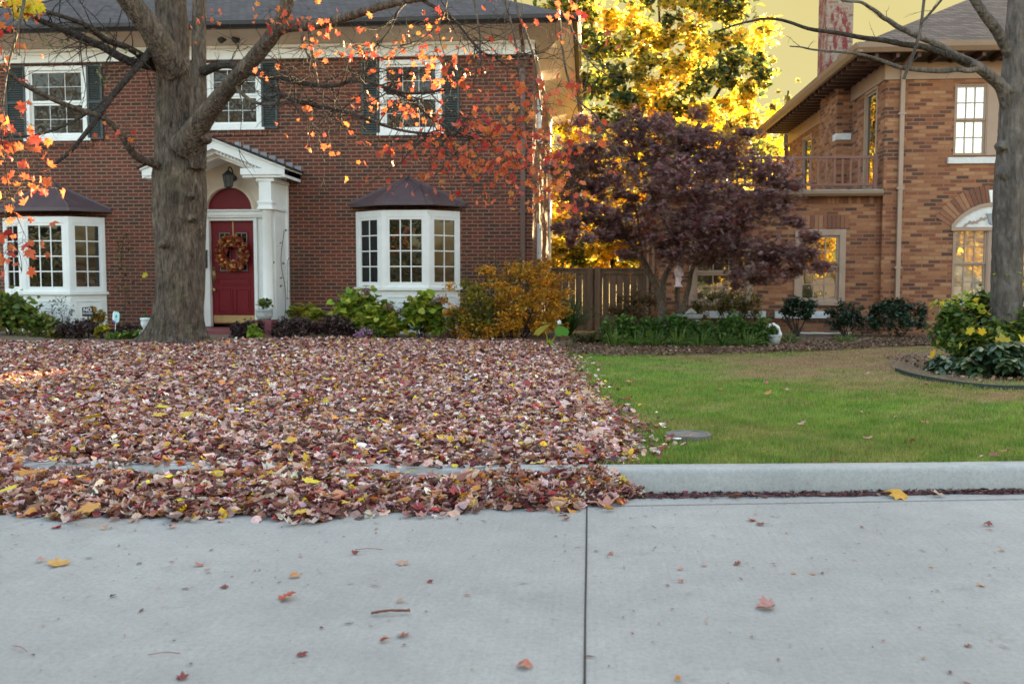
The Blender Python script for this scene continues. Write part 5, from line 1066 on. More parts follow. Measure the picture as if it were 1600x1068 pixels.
# magnolia behind
YM = 29.0
MG = thing('magnolia_tree', 'tall glossy leaved tree glowing yellow green behind the wooden fence', 'tree', (X(1040, YM), YM, .2)); m = MB()
for pts in ([(1040, 440, 29.4, 9), (1042, 300, 29.6, 7), (1035, 150, 29.8, 3.5), (1030, 20, 30, 1.8), (1020, -120, 30, 1)], [(1042, 320, 29, 5), (1080, 220, 28.5, 4), (1130, 130, 28, 2.5)], [(1040, 300, 29, 5), (990, 200, 28.5, 4), (940, 100, 28, 2.5)]): branch_mesh(m, pts, 10, 4)
m.build('trunk', M['bark_dark'], MG, smooth=True)
rg = random.Random(5); pads = []
for gy in range(-300, 440, 30):
    hw = 60+105*min(1, (gy+330)/400) if gy < 250 else 165
    for gx in range(int(1026-hw*1.08), int(1040+hw), 30):
        a = (gx-1040)/hw; pads.append((gx+rg.uniform(-15, 15), gy+rg.uniform(-15, 15), rg.uniform(16, 30), rg.uniform(12, 24), 29+rg.uniform(-2.3, 1.5)*(1.1-abs(a)*.7), rg.uniform(.35, 1.6)))
MC = [(.66, .50, .05), (.56, .45, .05), (.74, .60, .18), (.16, .19, .04), (.05, .085, .03), (.6, .34, .05)]  # yellows paint the backlit leaves, dark greens the shadows between them
crown(MG, pads, 64000, T_OVAL, .20, MC, [4, 3, 2, 1.6, 1.4, 1], 'leaf_glow', 1.0, 1.4, tint=.3, alt=([(.055, .085, .03), (.03, .05, .022), (.10, .13, .035), (.30, .27, .05)], .06))
# yellow trees further back
def back_tree(label, px, py_b, Y, hw, py_t, py_l, n, cols, wts, size, k=60, mat='leaf_glow', group=None):
    root = thing('yellow_tree', label, 'tree', (X(px, Y), Y, .2), group); m = MB(); branch_mesh(m, [(px, py_b, Y, 6), (px+3, (py_b+py_l)/2, Y, 5), (px-4, (py_t+py_l)/2, Y, 3.5), (px, py_t+20, Y, 1.5)], 8, 4); m.build('trunk', M['bark_dark'], root, smooth=True); rg = random.Random(px)
    pads = [(px+rg.gauss(0, hw*.5), rg.uniform(py_t, py_l), rg.uniform(.12, .3)*hw, rg.uniform(.1, .22)*hw, Y+rg.uniform(-1, 1)*hw*Y/F_PX*.7, rg.uniform(.5, 1.5)) for _ in range(k)]
    crown(root, pads, n, T_OVAL, size, cols, wts, mat, 1.0, 1.4, tint=.25); return root
YC = [(.86, .70, .012), (.82, .60, .012), (.88, .74, .03), (.60, .50, .015), (.14, .16, .03)]
back_tree('bright yellow tree filling the gap above the wooden fence', 905, 430, 36, 70, 190, 425, 8500, YC, [5, 4, 3, 1, .6], .24)
back_tree('bright yellow tree behind the white lattice', 985, 430, 38, 75, 200, 425, 8500, YC, [5, 4, 3, 1, .6], .24)
back_tree('yellow tree below the far eave of the tan house', 1190, 430, 40, 85, 170, 420, 4200, YC, [4, 4, 3, 2, 1.2], .26)
back_tree('broad yellow tree glimpsed through the purple leaves', 1094, 430, 43, 95, 165, 428, 6500, YC, [5, 4, 3, 1, .6], .26)
back_tree('thin grey green tree top beside the tan house eave', 1232, 430, 34, 26, 122, 300, 700, [(.14, .15, .06), (.22, .2, .08), (.4, .32, .06)], [3, 2, 1], .17, 26)
back_tree('orange yellow bush directly behind the wooden fence', 960, 440, 27, 46, 370, 440, 1900, [(.60, .36, .02), (.62, .46, .02), (.2, .16, .02)], [4, 4, 1], .16, 34)
# unseen hedges added across the road to make the bay panes mirror dark
for i, x in enumerate((-34, -26, -18, -10, -2, 4)):
    root = thing('reflection_hedge', 'added dark hedge across the road to darken the bay window reflections', 'hedge', (x, -14, 0), 'hedges added for dark pane reflections'); m = MB(); m.tube([(x, -14, -.05), (x, -14, 2.4)], [.09, .04], 8); m.build('trunk', M['bark_dark'], root)
    pts = RNG.uniform(-1, 1, (2400, 3))*np.array([4.2 if x < 3 else 2.2, .7, 3.0+.4*(i % 3)])+np.array([x, -14, 2.9]); pts[:, 2] = np.maximum(pts[:, 2], .03); scatter('foliage', T_QUAD, pts, rots(2400, 1.5), RNG.uniform(.3, .5, 2400), palette(2400, [(.03, .05, .02), (.05, .08, .03), (.08, .07, .02)]), M['leaf'], root)
# street trees across the road, behind the camera: what the window panes mirror
for i, (x, y, h, r_) in enumerate(((-13, -21, 17, 5.2), (-5, -24, 18, 5), (-22, -22, 16, 5), (-31, -23, 17, 5), (8.2, -21, 7.5, 2.3), (13.2, -20, 8, 2.4), (17.5, -22, 7, 2.4), (22.5, -20, 7.5, 2.6), (27, -22, 8, 2.6))):
    root = thing('street_tree', 'yellow street tree across the road mirrored in the window panes', 'tree', (x, y, 0), 'street trees across the road'); m = MB(); m.tube([(x, y, -.05), (x+.1, y, h*.3), (x, y, h*.6), (x, y, h*.85)], [.28, .22, .15, .05], 10); m.build('trunk', M['bark_dark'], root, smooth=True)
    pts, ci = clump_cloud((x, y, h*.54), (r_, r_, h*.47), 5000, 60, .34); n = len(pts)
    scatter('foliage', T_QUAD, pts, rots(n, 1.4), RNG.uniform(.3, .6, n), palette(n, [(.7, .5, .02), (.62, .38, .02), (.4, .32, .03), (.12, .14, .03)] if x > 2 else [(.22, .16, .03), (.12, .10, .03), (.07, .08, .03), (.3, .2, .03)], [4, 3, 1, .6]), M['leaf'], root)

# ================================================================== THE LEAVES AND THE GRASS
# heap in the gutter: front edge follows the photograph, height falls from the kerb
fe = [(-300, 806), (0, 801), (60, 803), (130, 806), (260, 806), (380, 807), (480, 809), (560, 803), (650, 798), (760, 795), (850, 793), (900, 791), (950, 786), (985, 779), (1000, 774)]
FP = [G(px, py) for px, py in fe]; FX = np.array([p.x for p in FP]); FY = np.array([p.y for p in FP])
def pile_front(x): return np.interp(x, FX, FY)+.035*np.sin(9*x)+.02*np.sin(23*x+1)
xe = G(985, 776).x
def pile_h(x, y):
    k = kerb_y(x); f_ = pile_front(x); t = np.clip((y-f_)/np.maximum(k-f_, .02), 0, 1)
    top = (.105+.022*np.sin(3.1*x+1)+.016*np.sin(7.7*x))*np.clip((xe-x)/.22, 0, 1)**.6
    return top*np.clip(t*1.5, 0, 1)**.8
def yard_h(x, y):
    e = np.clip((edge_x(y)-x)/.5, 0, 1); k = np.clip((y-kerb_y(x)-.13)/.35, 0.15, 1)
    return (.055+.03*fbm(x, y, 2.2, 1)+.02*fbm(x, y, 6, 3))*e**.7*k
LC = [(.63, .39, .31), (.40, .19, .135), (.88, .72, .64), (.20, .045, .05), (.62, .27, .07), (.80, .55, .04), (.12, .058, .05), (.70, .48, .46), (.42, .055, .06), (.42, .27, .265)]; LW = [20, 19, 11, 11, 8, 3, 14, 13, 6, 7]
def leaves(n_try, dens, ymin, ymax):
    pass
pos = []; 
# yard: density falls slowly with distance, size stays real
def sample(n, ya, yb):
    y = RNG.uniform(ya, yb, n); xl_ = -(y*.66+.5); x = xl_+(edge_x(y)+.25-xl_)*RNG.random(n)
    fuzzy = edge_x(y)-np.abs(RNG.normal(0, .16, n))*(RNG.random(n) < .9)+.06
    keep = (x < fuzzy) & (y > kerb_y(x)+.162); return x[keep], y[keep]
XL = []; YL = []; ZL = []; SL = []
for n, ya, yb, layers in ((19000, 5.9, 7.4, 1), (24000, 7.4, 9.6, 1), (30000, 9.6, 12.8, 1), (28000, 12.8, 17.3, 1)):
    x, y = sample(n, ya, yb); k = y < np.interp(x, [p.x for p in LB], [p.y for p in LB])+.4; x, y = x[k], y[k]
    XL.append(x); YL.append(y); ZL.append(gz(x, y)+np.maximum(.004, yard_h(x, y))+RNG.uniform(-.015, .032, len(x)))
n = 13000; x = RNG.uniform(-6.5, xe+.05, n); t = RNG.random(n)**.85; f_ = pile_front(x); y = f_-.02+(kerb_y(x)-.012-f_)*t; k = y < kerb_y(x)-.015
x, y = x[k], y[k]; XL.append(x); YL.append(y); ZL.append(pile_h(x, y)+RNG.uniform(.004, .036, len(x)))
# over the kerb top and strays
n = 460; x = RNG.uniform(-6.5, .0, n); y = kerb_y(x)+RNG.uniform(-.01, .15, n); XL.append(x); YL.append(y); ZL.append(np.full(n, KH+.008)+RNG.uniform(0, .012, n))
n = 420; x = RNG.uniform(-6.5, xe, n); y = pile_front(x)-np.abs(RNG.normal(0, .07, n)); XL.append(x); YL.append(y); ZL.append(np.full(n, .012))
n = 170; y = RNG.uniform(6.2, 14.5, n); x = edge_x(y)+np.abs(RNG.normal(0, .13, n)); XL.append(x); YL.append(y); ZL.append(gz(x, y)+.035)
x = np.concatenate(XL); y = np.concatenate(YL); z = np.concatenate(ZL); n = len(x)
near = np.clip((y-5)/10, 0, 1); tl = RNG.uniform(.05, 1.05, n)
sz = RNG.uniform(.036, .066, n)*np.where(RNG.random(n) < .07, 1.5, 1)*np.where(y < kerb_y(x), 1.22, 1)
a = RNG.uniform(0, 2*np.pi, n)
rt_ = rots(n, .88, .03)
# base mat of crumbled leaves under the loose ones
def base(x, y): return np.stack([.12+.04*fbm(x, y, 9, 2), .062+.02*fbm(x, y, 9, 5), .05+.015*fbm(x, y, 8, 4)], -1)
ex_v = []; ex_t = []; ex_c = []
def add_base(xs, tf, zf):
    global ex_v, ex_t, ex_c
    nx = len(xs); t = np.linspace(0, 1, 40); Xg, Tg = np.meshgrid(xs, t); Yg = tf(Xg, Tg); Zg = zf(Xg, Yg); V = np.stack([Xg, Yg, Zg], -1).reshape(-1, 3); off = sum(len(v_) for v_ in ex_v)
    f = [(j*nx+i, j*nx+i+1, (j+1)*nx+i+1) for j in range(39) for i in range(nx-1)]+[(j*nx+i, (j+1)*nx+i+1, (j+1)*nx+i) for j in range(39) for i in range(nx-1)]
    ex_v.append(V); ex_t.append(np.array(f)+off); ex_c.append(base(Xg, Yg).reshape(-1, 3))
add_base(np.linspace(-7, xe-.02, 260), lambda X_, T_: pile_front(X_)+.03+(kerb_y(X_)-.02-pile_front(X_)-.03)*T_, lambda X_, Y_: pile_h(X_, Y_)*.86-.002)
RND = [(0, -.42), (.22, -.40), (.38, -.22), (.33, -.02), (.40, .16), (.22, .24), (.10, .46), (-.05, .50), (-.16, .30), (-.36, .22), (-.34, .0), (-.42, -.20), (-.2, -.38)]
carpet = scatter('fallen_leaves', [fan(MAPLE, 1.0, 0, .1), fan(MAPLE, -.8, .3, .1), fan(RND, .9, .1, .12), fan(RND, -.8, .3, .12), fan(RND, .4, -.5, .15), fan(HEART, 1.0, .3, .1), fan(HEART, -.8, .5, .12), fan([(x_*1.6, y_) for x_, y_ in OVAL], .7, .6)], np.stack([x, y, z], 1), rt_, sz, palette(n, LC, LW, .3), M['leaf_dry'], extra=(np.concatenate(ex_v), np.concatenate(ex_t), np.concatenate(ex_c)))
tag(carpet, kind='stuff')
# the thin dark red drift along the bare kerb
n = 2600; x = RNG.uniform(xe-.1, 6.5, n); k = kerb_y(x); w_ = .13*np.clip((6.6-x)/6, .35, 1); y = k-.03-w_*RNG.random(n)**1.4
dr_ = scatter('gutter_drift', T_MAPLE+T_OVAL, np.stack([x, y, RNG.uniform(.004, .018, n)], 1), rots(n, .8), RNG.uniform(.010, .032, n), palette(n, [(.13, .04, .04), (.09, .035, .03), (.2, .10, .08), (.06, .03, .03), (.3, .18, .15), (.26, .03, .06)], [4, 4, 2, 3, .7, .4], .3), M['leaf_dry']); tag(dr_, kind='stuff')
dm = MB(); xs = np.linspace(xe-.05, 9, 120)
for a_, b_ in zip(xs, xs[1:]):
    wa, wb = [.12+.015*math.sin(t*5)+.012*math.sin(t*13) for t in (a_, b_)]
    dm.poly([(a_, float(kerb_y(a_))-wa, .003), (b_, float(kerb_y(b_))-wb, .003), (b_, float(kerb_y(b_))-.02, .006), (a_, float(kerb_y(a_))-.02, .006)])
struct(dm.build('gutter_dirt', plain('wet_leaf_dirt', (.115, .04, .042), .9, .4, 40)))
n = 9000; x = RNG.uniform(X(880, 15), X(1640, 14), n); y = np.interp(x, [p.x for p in RB], [p.y for p in RB])-.12+np.abs(RNG.normal(0, 1.2, n)); k = y < 18.8; x, y = x[k], y[k]
xi = RNG.uniform(4.2, 8, 2600); yi = RNG.uniform(11.0, 14.2, 2600); x = np.concatenate([x, xi]); y = np.concatenate([y, yi]); n = len(x)
mu = scatter('leaf_mulch', T_MAPLE+T_OVAL, np.stack([x, y, gz(x, y)+RNG.uniform(.02, .05, n)], 1), rots(n, .9), RNG.uniform(.02, .055, n), palette(n, [(.22, .13, .08), (.14, .08, .05), (.33, .22, .14), (.10, .06, .04), (.42, .30, .24), (.3, .12, .07)], [4, 4, 2, 3, .6, .8], .3), M['leaf_dry']); tag(mu, kind='stuff')
# fine crumbs and needles on the road
n = 620; x = RNG.uniform(-3.6, 3.6, n); y = 3.0+2.9*RNG.random(n)**.75; k = y < pile_front(np.minimum(x, xe))-.03; x, y = x[k], y[k]; n = len(x)
cr_ = scatter('leaf_crumbs', T_QUAD, np.stack([x, y, np.full(n, .006)], 1), rots(n, .2), np.stack([RNG.uniform(.012, .030, n), RNG.uniform(.010, .06, n)*np.where(RNG.random(n) < .25, 1, .4), np.full(n, .01)], 1), palette(n, [(.28, .11, .09), (.18, .06, .05), (.3, .18, .12), (.12, .06, .05)]), M['leaf_dry']); tag(cr_, kind='stuff')
# single leaves one could pick up
def one_leaf(px, py, s, c, label, group, z=None, zr=None, tilt=.25, name='fallen_leaf', yz=0.0):
    p = G(px, py, z if z is not None else .012); E = Euler((random.uniform(-tilt, tilt), random.uniform(-tilt, tilt), random.uniform(0, 6.28) if zr is None else zr)).to_matrix()
    T_ = T_MAPLE[random.randrange(6)] if name == 'fallen_leaf' else T_FLAT[random.randrange(3)]
    if z is None: p.z = .003-float((T_[0] @ np.array(E).T)[:, 2].min())*s
    elif name == 'maple_leaf': s *= .78
    o = scatter(name, [T_], np.array([tuple(p)]), np.array(E)[None], np.array([s]), np.array([c]), M['leaf_dry']); tag(o, label, 'leaf', group); return o
RO = (.40, .13, .09); PK = (.46, .22, .19); DR = (.20, .045, .04); OR_ = (.5, .22, .07); TN = (.44, .28, .2)
for px, py, s, c in ((62, 874, .05, PK), (460, 898, .06, OR_), (629, 877, .075, TN), (672, 906, .035, DR), (600, 997, .045, RO), (630, 989, .06, RO), (820, 1037, .07, RO), (472, 1019, .05, DR), (555, 862, .05, DR), (954, 862, .035, RO), (1063, 886, .035, PK), (1100, 880, .035, PK), (1064, 905, .035, RO), (1152, 878, .05, DR), (1175, 810, .07, RO), (1188, 817, .06, DR), (1543, 818, .06, DR), (1270, 893, .035, TN), (1240, 892, .03, OR_), (1565, 857, .035, TN), (1533, 911, .04, OR_), (1513, 1005, .035, DR), (1060, 1058, .035, OR_), (176, 928, .035, (.08, .05, .05)), (351, 914, .045, DR), (312, 880, .05, RO), (285, 1055, .05, DR), (625, 936, .045, TN), (165, 823, .06, TN), (270, 821, .06, PK), (205, 812, .05, TN), (885, 809, .06, PK), (1455, 882, .03, TN)):
    one_leaf(px, py, s*.8, c, 'small curled fallen leaf lying alone on the bare concrete road', 'small loose leaves on the road')
one_leaf(92, 878, .10, (.55, .30, .08), 'larger tan maple leaf lying on the road', None)
one_leaf(447, 932, .075, (.46, .10, .06), 'red orange leaf lying on the road below the golden one', None)
one_leaf(1198, 946, .08, PK, 'pale pink ragged leaf lying alone on the open road', None)
one_leaf(1404, 770, .14, (.55, .29, .03), 'big golden brown leaf standing in the gutter against the kerb', None, z=.03, tilt=.5)
one_leaf(1464, 771, .08, TN, 'pale tan leaf in the gutter beside the golden one', None, z=.02, tilt=.5)
one_leaf(1147, 772, .09, PK, 'pale leaf in the gutter near the heap', None, z=.02, tilt=.5)
for px, py, s, c in ((983, 596, .10, (.6, .22, .08)), (940, 600, .08, (.6, .42, .25)), (1200, 614, .08, OR_), (1125, 606, .06, RO), (1040, 665, .07, TN), (1230, 608, .06, PK), (1190, 556, .08, OR_), (1395, 616, .05, PK), (1570, 704, .07, RO), (1305, 718, .06, DR), (1260, 630, .05, RO)):
    one_leaf(px, py, s, c, 'small fallen leaf lying on the mown green lawn', 'loose leaves on the lawn', z=.215)
YL_ = (.66, .53, .02)
for k in range(26):
    px, py = random.uniform(930, 1560), random.uniform(562, 722)
    if px > 1010 or py < 660: one_leaf(px, py, random.uniform(.035, .07), random.choice((RO, TN, DR, PK, TN)), 'small fallen leaf lying on the mown green lawn', 'loose leaves on the lawn', z=.205)
for px, py, s, c, z in ((145, 652, .19, YL_, .29), (148, 601, .14, YL_, .29), (255, 636, .17, YL_, .29), (248, 647, .15, (.6, .38, .06), .29), (292, 647, .15, (.62, .42, .05), .29), (600, 656, .15, (.6, .4, .04), .29), (455, 687, .12, (.58, .36, .04), .27), (485, 752, .14, (.62, .5, .03), .17), (466, 801, .14, (.58, .40, .05), .06), (140, 793, .19, (.54, .27, .07), .09), (43, 738, .19, (.5, .22, .04), .18), (12, 763, .13, YL_, .15), (640, 736, .11, (.62, .48, .04), .18), (545, 785, .12, (.56, .36, .06), .09), (386, 641, .09, YL_, .28), (875, 778, .12, (.5, .26, .07), .10), (510, 592, .12, (.6, .45, .05), .28), (690, 570, .12, (.6, .42, .05), .28), (880, 657, .12, (.6, .4, .06), .27), (840, 722, .12, (.62, .55, .05), .25), (63, 546, .16, YL_, .30)):
    one_leaf(px, py, s, c, 'large bright yellow or golden maple leaf lying on top of the brown leaves', 'large yellow leaves on the leaf carpet', z=z, name='maple_leaf', tilt=.3)
tw = MB(); a = G(580, 957, .012); b = G(641, 953, .014); c = G(606, 953, .02); tw.tube(spline([a, c, b], 6), .005, 7, wob=.2); tw.tube([G(632, 954, .014), G(640, 950, .02)], [.004, .002], 5)
tag(tw.build('twig', plain('red_brown_twig', (.16, .05, .03), .7, .3, 30), smooth=True), 'red brown broken twig lying on the road', 'twig')
stalk_m = plain('dry_stalk', (.25, .10, .07), .7, .2, 30)
for px0, py0, px1, py1, lab in ((555, 858, 598, 858, 'thin dry stalk lying on the road near the heap'), (232, 1022, 282, 1020, 'long thin stalk lying in the picture foreground of the road'), (20, 1008, 42, 1017, 'short thin stalk lying at the road edge of the picture')):
    tw = MB(); a, b = G(px0, py0, .008), G(px1, py1, .008); tw.tube(spline([a, (a+b)/2+Vector((0, .006, .004)), b], 4), .0016, 5); tag(tw.build('twig', stalk_m, smooth=True), lab.replace('in the picture foreground of', 'low on').replace('at the road edge of the picture', 'on the road beside the long one'), 'twig')

# grass
GXs = []; GYs = []
for n, ya, yb in ((80000, 6.0, 8.0), (66000, 8.0, 11.0), (52000, 11.0, 16.2)):
    y = RNG.uniform(ya, yb, n); x = edge_x(y)-.25+(y*.62+1.2-edge_x(y))*RNG.random(n); k = (y > kerb_y(x)+.15) & (y < np.interp(x, [p.x for p in RB], [p.y for p in RB])-.0); GXs.append(x[k]); GYs.append(y[k])
x = np.concatenate(GXs); y = np.concatenate(GYs)
c, b = lawn_colour(x, y); thin = RNG.random(len(x)) < (1.05-.55*b)
x, y, c, b = x[thin], y[thin], c[thin], b[thin]; px = 918+1500*x/y
inside = ((x-(es[0].x-.0))**2 < -1); n = len(x)
hgt = RNG.uniform(.02, .052, n)*(1-.45*b)*(1+.4*fbm(x, y, 3, 2)+.3*fbm(x, y, 9, 6)); wd = RNG.uniform(.0035, .006, n)*np.clip(y/7.5, 1, 2.0)
col = np.clip(c*(1+RNG.uniform(-.35, .4, (n, 1))), 0, 1); yl = RNG.random(n) < .10; col[yl] = palette(yl.sum(), [(.32, .27, .09), (.27, .2, .09)])
gr = scatter('grass', T_BLADE, np.stack([x, y, gz(x, y)+.004], 1), rots(n, .55), np.stack([wd, hgt*.6, hgt], 1), col, M['grass']); tag(gr, kind='stuff')
# utility cover in the lawn
cv = thing('utility_cover', 'round rusty iron cover set in the lawn beside the leaves', 'cover', tuple(G(1076, 684, .20))); c_ = G(1076, 684, .16); m = MB(); m.lathe(c_, [(.0, .0), (.17, .0), (.165, .035), (.14, .038), (.135, .03), (.0, .03)], 28); m.build('lid', M['cover'], cv)
m = MB(); p = G(1058, 685, .195); m.lathe(p, [(0, 0), (.03, 0), (.033, .004), (0, .006)], 12); m.build('lid_plate', M['whiteplastic'], cv)

# ================================================================== THINGS IN THE GARDEN
# wooden fence
YF = 20.2; fa_ = X(858, YF); fb_ = X(1012, YF); FN = thing('wooden_fence', 'brown board fence with cap rail between the two houses', 'fence', (fa_, YF, .2)); zt_ = Z(421, YF, 940)
m = MB(*FRONT(YF)); x = fa_; rg = random.Random(3)
while x < fb_-.05:
    w_ = .138+rg.uniform(-.004, .004); m.box(x, x+w_, .0, .02+rg.uniform(0, .004), .22, zt_-.09); x += w_+rg.uniform(.001, .006)
m.build('board', M['fence'], FN)
for z0_, z1_, d0, d1 in ((zt_-.09+.001, zt_-.0, -.03, .05), (zt_, zt_+.035, -.05, .075), (.45, .54, -.06, -.001)):
    m = MB(*FRONT(YF)); m.box(fa_, fb_, d0, d1, z0_, z1_); m.build('rail', M['fence'], FN)
for px in (922, 934, 1010):
    m = MB(*FRONT(YF)); u = X(px, YF); m.box(u-.055, u+.055, .026, .09, .15, zt_+.05); m.build('post', M['fence'], FN)
# white lattice slats at the wing corner
LT = thing('garden_trellis', 'narrow trellis of upright slats beside the wing corner', 'trellis', (X(1020, 20.0), 20.0, .2)); z0_, z1_ = .2, Z(375, 20, 1020)
for px in (1012, 1020.5, 1029): m = MB(*FRONT(20.0)); u = X(px, 20); m.box(u-.022, u+.022, -.02, .02, z0_, z1_); m.build('slat', M['trim_tan'], LT)
for zz_ in (.7, 1.5, z1_-.1): m = MB(*FRONT(20.0)); m.box(X(1009, 20), X(1032, 20), -.034, -.0205, zz_, zz_+.04); m.build('rail', M['trim_tan'], LT)
# lantern under the pediment
p = P(357, 280, 18.55); LN = thing('porch_lantern', 'black lantern hanging under the white pediment', 'lamp', tuple(p)); m = MB()
def hexa(mb, c, r0, z0, r1, z1, n=6): mb.solid([c+Vector((r0*math.cos(2*math.pi*k/n+.26), r0*math.sin(2*math.pi*k/n+.26), z0)) for k in range(n)], [c+Vector((r1*math.cos(2*math.pi*k/n+.26), r1*math.sin(2*math.pi*k/n+.26), z1)) for k in range(n)])
hexa(m, p, .03, -.18, .075, -.15); hexa(m, p, .115, .09, .03, .17); hexa(m, p, .12, .075, .12, .09); m.tube([p+Vector((0, 0, .17)), p+Vector((0, .02, .23)), p+Vector((0, .12, .25)), p+Vector((0, .22, .19)), p+Vector((0, .3, .05))], .014, 8)
for k in range(6):
    t = 2*math.pi*k/6+.26; m.bar(p+Vector((.072*math.cos(t), .072*math.sin(t), -.15)), p+Vector((.11*math.cos(t), .11*math.sin(t), .076)), .012)
m.tube([p+Vector((0, .28, .05)), p+Vector((0, .31, .05))], [.06, .06], 10); m.tube([p+Vector((0, 0, -.18)), p+Vector((0, 0, -.21))], [.015, .004], 8)
m.build('lantern_frame', M['black'], LN); m = MB(); hexa(m, p, .066, -.148, .104, .074); m.build('lantern_glass', M['lampglass'], LN)
# wreath on the door
p = P(365, 396, Y1-.03); WR = thing('door_wreath', 'round wreath of orange and red leaves hanging on the burgundy door', 'wreath', tuple(p)); n = 900; t = RNG.uniform(0, 2*np.pi, n); u = RNG.uniform(0, 2*np.pi, n); rr = RNG.uniform(.02, .105, n)
pts = np.stack([p.x+(.24+rr*np.cos(u))*np.cos(t)*1.0, p.y-.07+rr*np.sin(u)*.8, p.z+(.26+rr*np.cos(u))*np.sin(t)], 1)
scatter('foliage', T_MAPLE, pts, rots(n, 2.6), RNG.uniform(.05, .10, n), palette(n, [(.42, .10, .04), (.5, .2, .06), (.3, .04, .03), (.5, .33, .14), (.2, .05, .03)], [4, 3, 3, 1.5, 1.5]), M['leaf_dry'], WR)
m = MB(); m.tube([(p.x+.25*math.cos(a), p.y-.06, p.z+.26*math.sin(a)) for a in np.linspace(0, 2*math.pi, 30)], .035, 8); m.build('wreath_ring', M['bark_dark'], WR, smooth=True)
m = MB(); 
for (dx, dz) in ((-.19, -.13), (-.12, -.18), (-.22, -.05), (.02, -.27), (-.05, .24)): m.lathe((p.x+dx, p.y-.15, p.z+dz), [(0, -.03), (.024, -.02), (.032, 0), (.024, .02), (0, .03)], 10)
m.build('berry', plain('orange_berry', (.6, .20, .03), .4, .1), WR, smooth=True)
# letter box beside the door
p = P(318, 404, Y1-.08); LB_ = thing('mailbox', 'black mailbox on the white door surround behind the trunk', 'mailbox', (p.x, Y1-.08, p.z)); m = MB(*FRONT(Y1-.06)); m.box(p.x-.07, p.x+.09, .0, .1, p.z-.19, p.z+.13); m.build('box', M['black'], LB_, bevel=.01); m = MB(*FRONT(Y1-.06)); m.solid([m.L(p.x-.08, -.0, p.z+.19), m.L(p.x+.1, -.0, p.z+.19), m.L(p.x+.1, .0, p.z+.131), m.L(p.x-.08, .0, p.z+.131)], [m.L(p.x-.08, .12, p.z+.145), m.L(p.x+.1, .12, p.z+.145), m.L(p.x+.1, .12, p.z+.131), m.L(p.x-.08, .12, p.z+.131)]); m.build('lid', M['black'], LB_)
# floodlight under the eave
p = P(359, 56, 18.7); FLD = thing('floodlight', 'black twin floodlight under the eave above the portico', 'lamp', tuple(p)); m = MB(); m.lathe(p+Vector((0, .1, .03)), [(.0, .0), (.07, .0), (.07, .05), (.0, .05)], 12); m.tube([p+Vector((0, .1, .03)), p+Vector((0, 0, -.02))], .02, 8); m.build('bracket', M['black'], FLD)
for s_ in (-1, 1): m = MB(); a = p+Vector((s_*.05, .06, -.0)); b = p+Vector((s_*.16, -.10, -.09)); m.tube([a, a+(b-a)*.4, b, b+(b-a)*.02], [.035, .06, .085, .07], 12); m.build('lamp_head', M['black'], FLD, smooth=True)
# planter on the step
p = P(413, 497, 17.75); PT = thing('flower_pot', 'round grey banded pot with green plant beside the column', 'pot', (p.x, p.y, p.z)); zp = p.z-.03; m = MB(); m.lathe((p.x, p.y, zp), [(0, 0), (.11, 0), (.15, .05), (.165, .11), (.16, .17), (.17, .18), (.17, .205), (.145, .205), (.14, .17), (0, .165)], 24); m.build('pot', M['pot'], PT, smooth=True)
n = 130; q = clump_cloud((p.x, p.y, zp+.29), (.24, .2, .10), n, 16, .4, -.5)[0]; scatter('foliage', T_HEART, q, rots(n, 1.0), RNG.uniform(.05, .10, n), palette(n, MIDGREEN+[(.2, .22, .05)]), M['leaf'], PT); m = MB()
for k in range(9): m.tube(spline([(p.x, p.y, zp+.15), tuple((Vector(q[k*9])+p)/2+Vector((0, 0, .03))), tuple(q[k*9])], 3), .005, 5)
m.build('stem', M['bark_dark'], PT)
# pedestal under that side of the step
pd = MB(); pd.box(p.x-.2, p.x+.2, -(p.y+.19), -(p.y-.19), .12, zp-.002); tag(pd.build('stone_plinth', M['step'], bevel=.01), 'low red plinth carrying the grey flower pot', 'plinth')
# garden signs
p = P(137, 487, 17.2); SG = thing('lawn_sign', 'small black sign with white lettering above the maroon shrub', 'sign', (p.x, 17.2, .2)); hw_, hh_ = .105, .095; m = MB(*FRONT(17.2)); m.prism([(p.x-hw_, p.z-hh_+.01), (p.x+hw_, p.z-hh_), (p.x+hw_, p.z+hh_), (p.x-hw_, p.z+hh_-.01)], -.004, .004); brd = m.build('board', M['signblack'], SG)
m = MB(*FRONT(17.2)); m.box(p.x-.012, p.x+.012, -.012, -.0045, .15, p.z+.03); m.build('stake', M['black'], SG)
text_mesh('lettering', 'NO', .10, M['whiteplastic'], brd, (p.x, 17.2-.0045, p.z+.035), (1, .0, 0), (0, -1, 0)); text_mesh('lettering', 'SOLICITING', .036, M['whiteplastic'], brd, (p.x, 17.2-.0045, p.z-.028), (1, 0, 0), (0, -1, 0))
p = P(181, 495, 17.1); SG = thing('security_sign', 'pale teal and violet tilted yard sign on a white stake', 'sign', (p.x, 17.1, .2)); ux = Vector((.9, -.35, .14)).normalized(); m = MB((p.x, 17.1, p.z), (1, 0, 0), (0, -1, 0)); O = Vector((p.x, 17.1, p.z)); nn = Vector((-.33, -.94, 0)).normalized(); uu = Vector((0, 0, 1)).cross(nn); uu = Vector((-nn.y, nn.x, 0)); uu = uu if uu.x > 0 else -uu
def sgp(u, v, d=0): a = -.16; return O+uu*(u*math.cos(a)-v*math.sin(a))*1.0+Vector((0, 0, u*math.sin(a)+v*math.cos(a)))+nn*d
oct_ = [(-.075, -.06), (-.035, -.105), (.05, -.105), (.09, -.065), (.09, .065), (.06, .10), (-.05, .10), (-.075, .065)]
m = MB(); m.solid([sgp(u, v, 0) for u, v in oct_], [sgp(u, v, .008) for u, v in oct_]); bd = m.build('board', M['signteal'], SG)
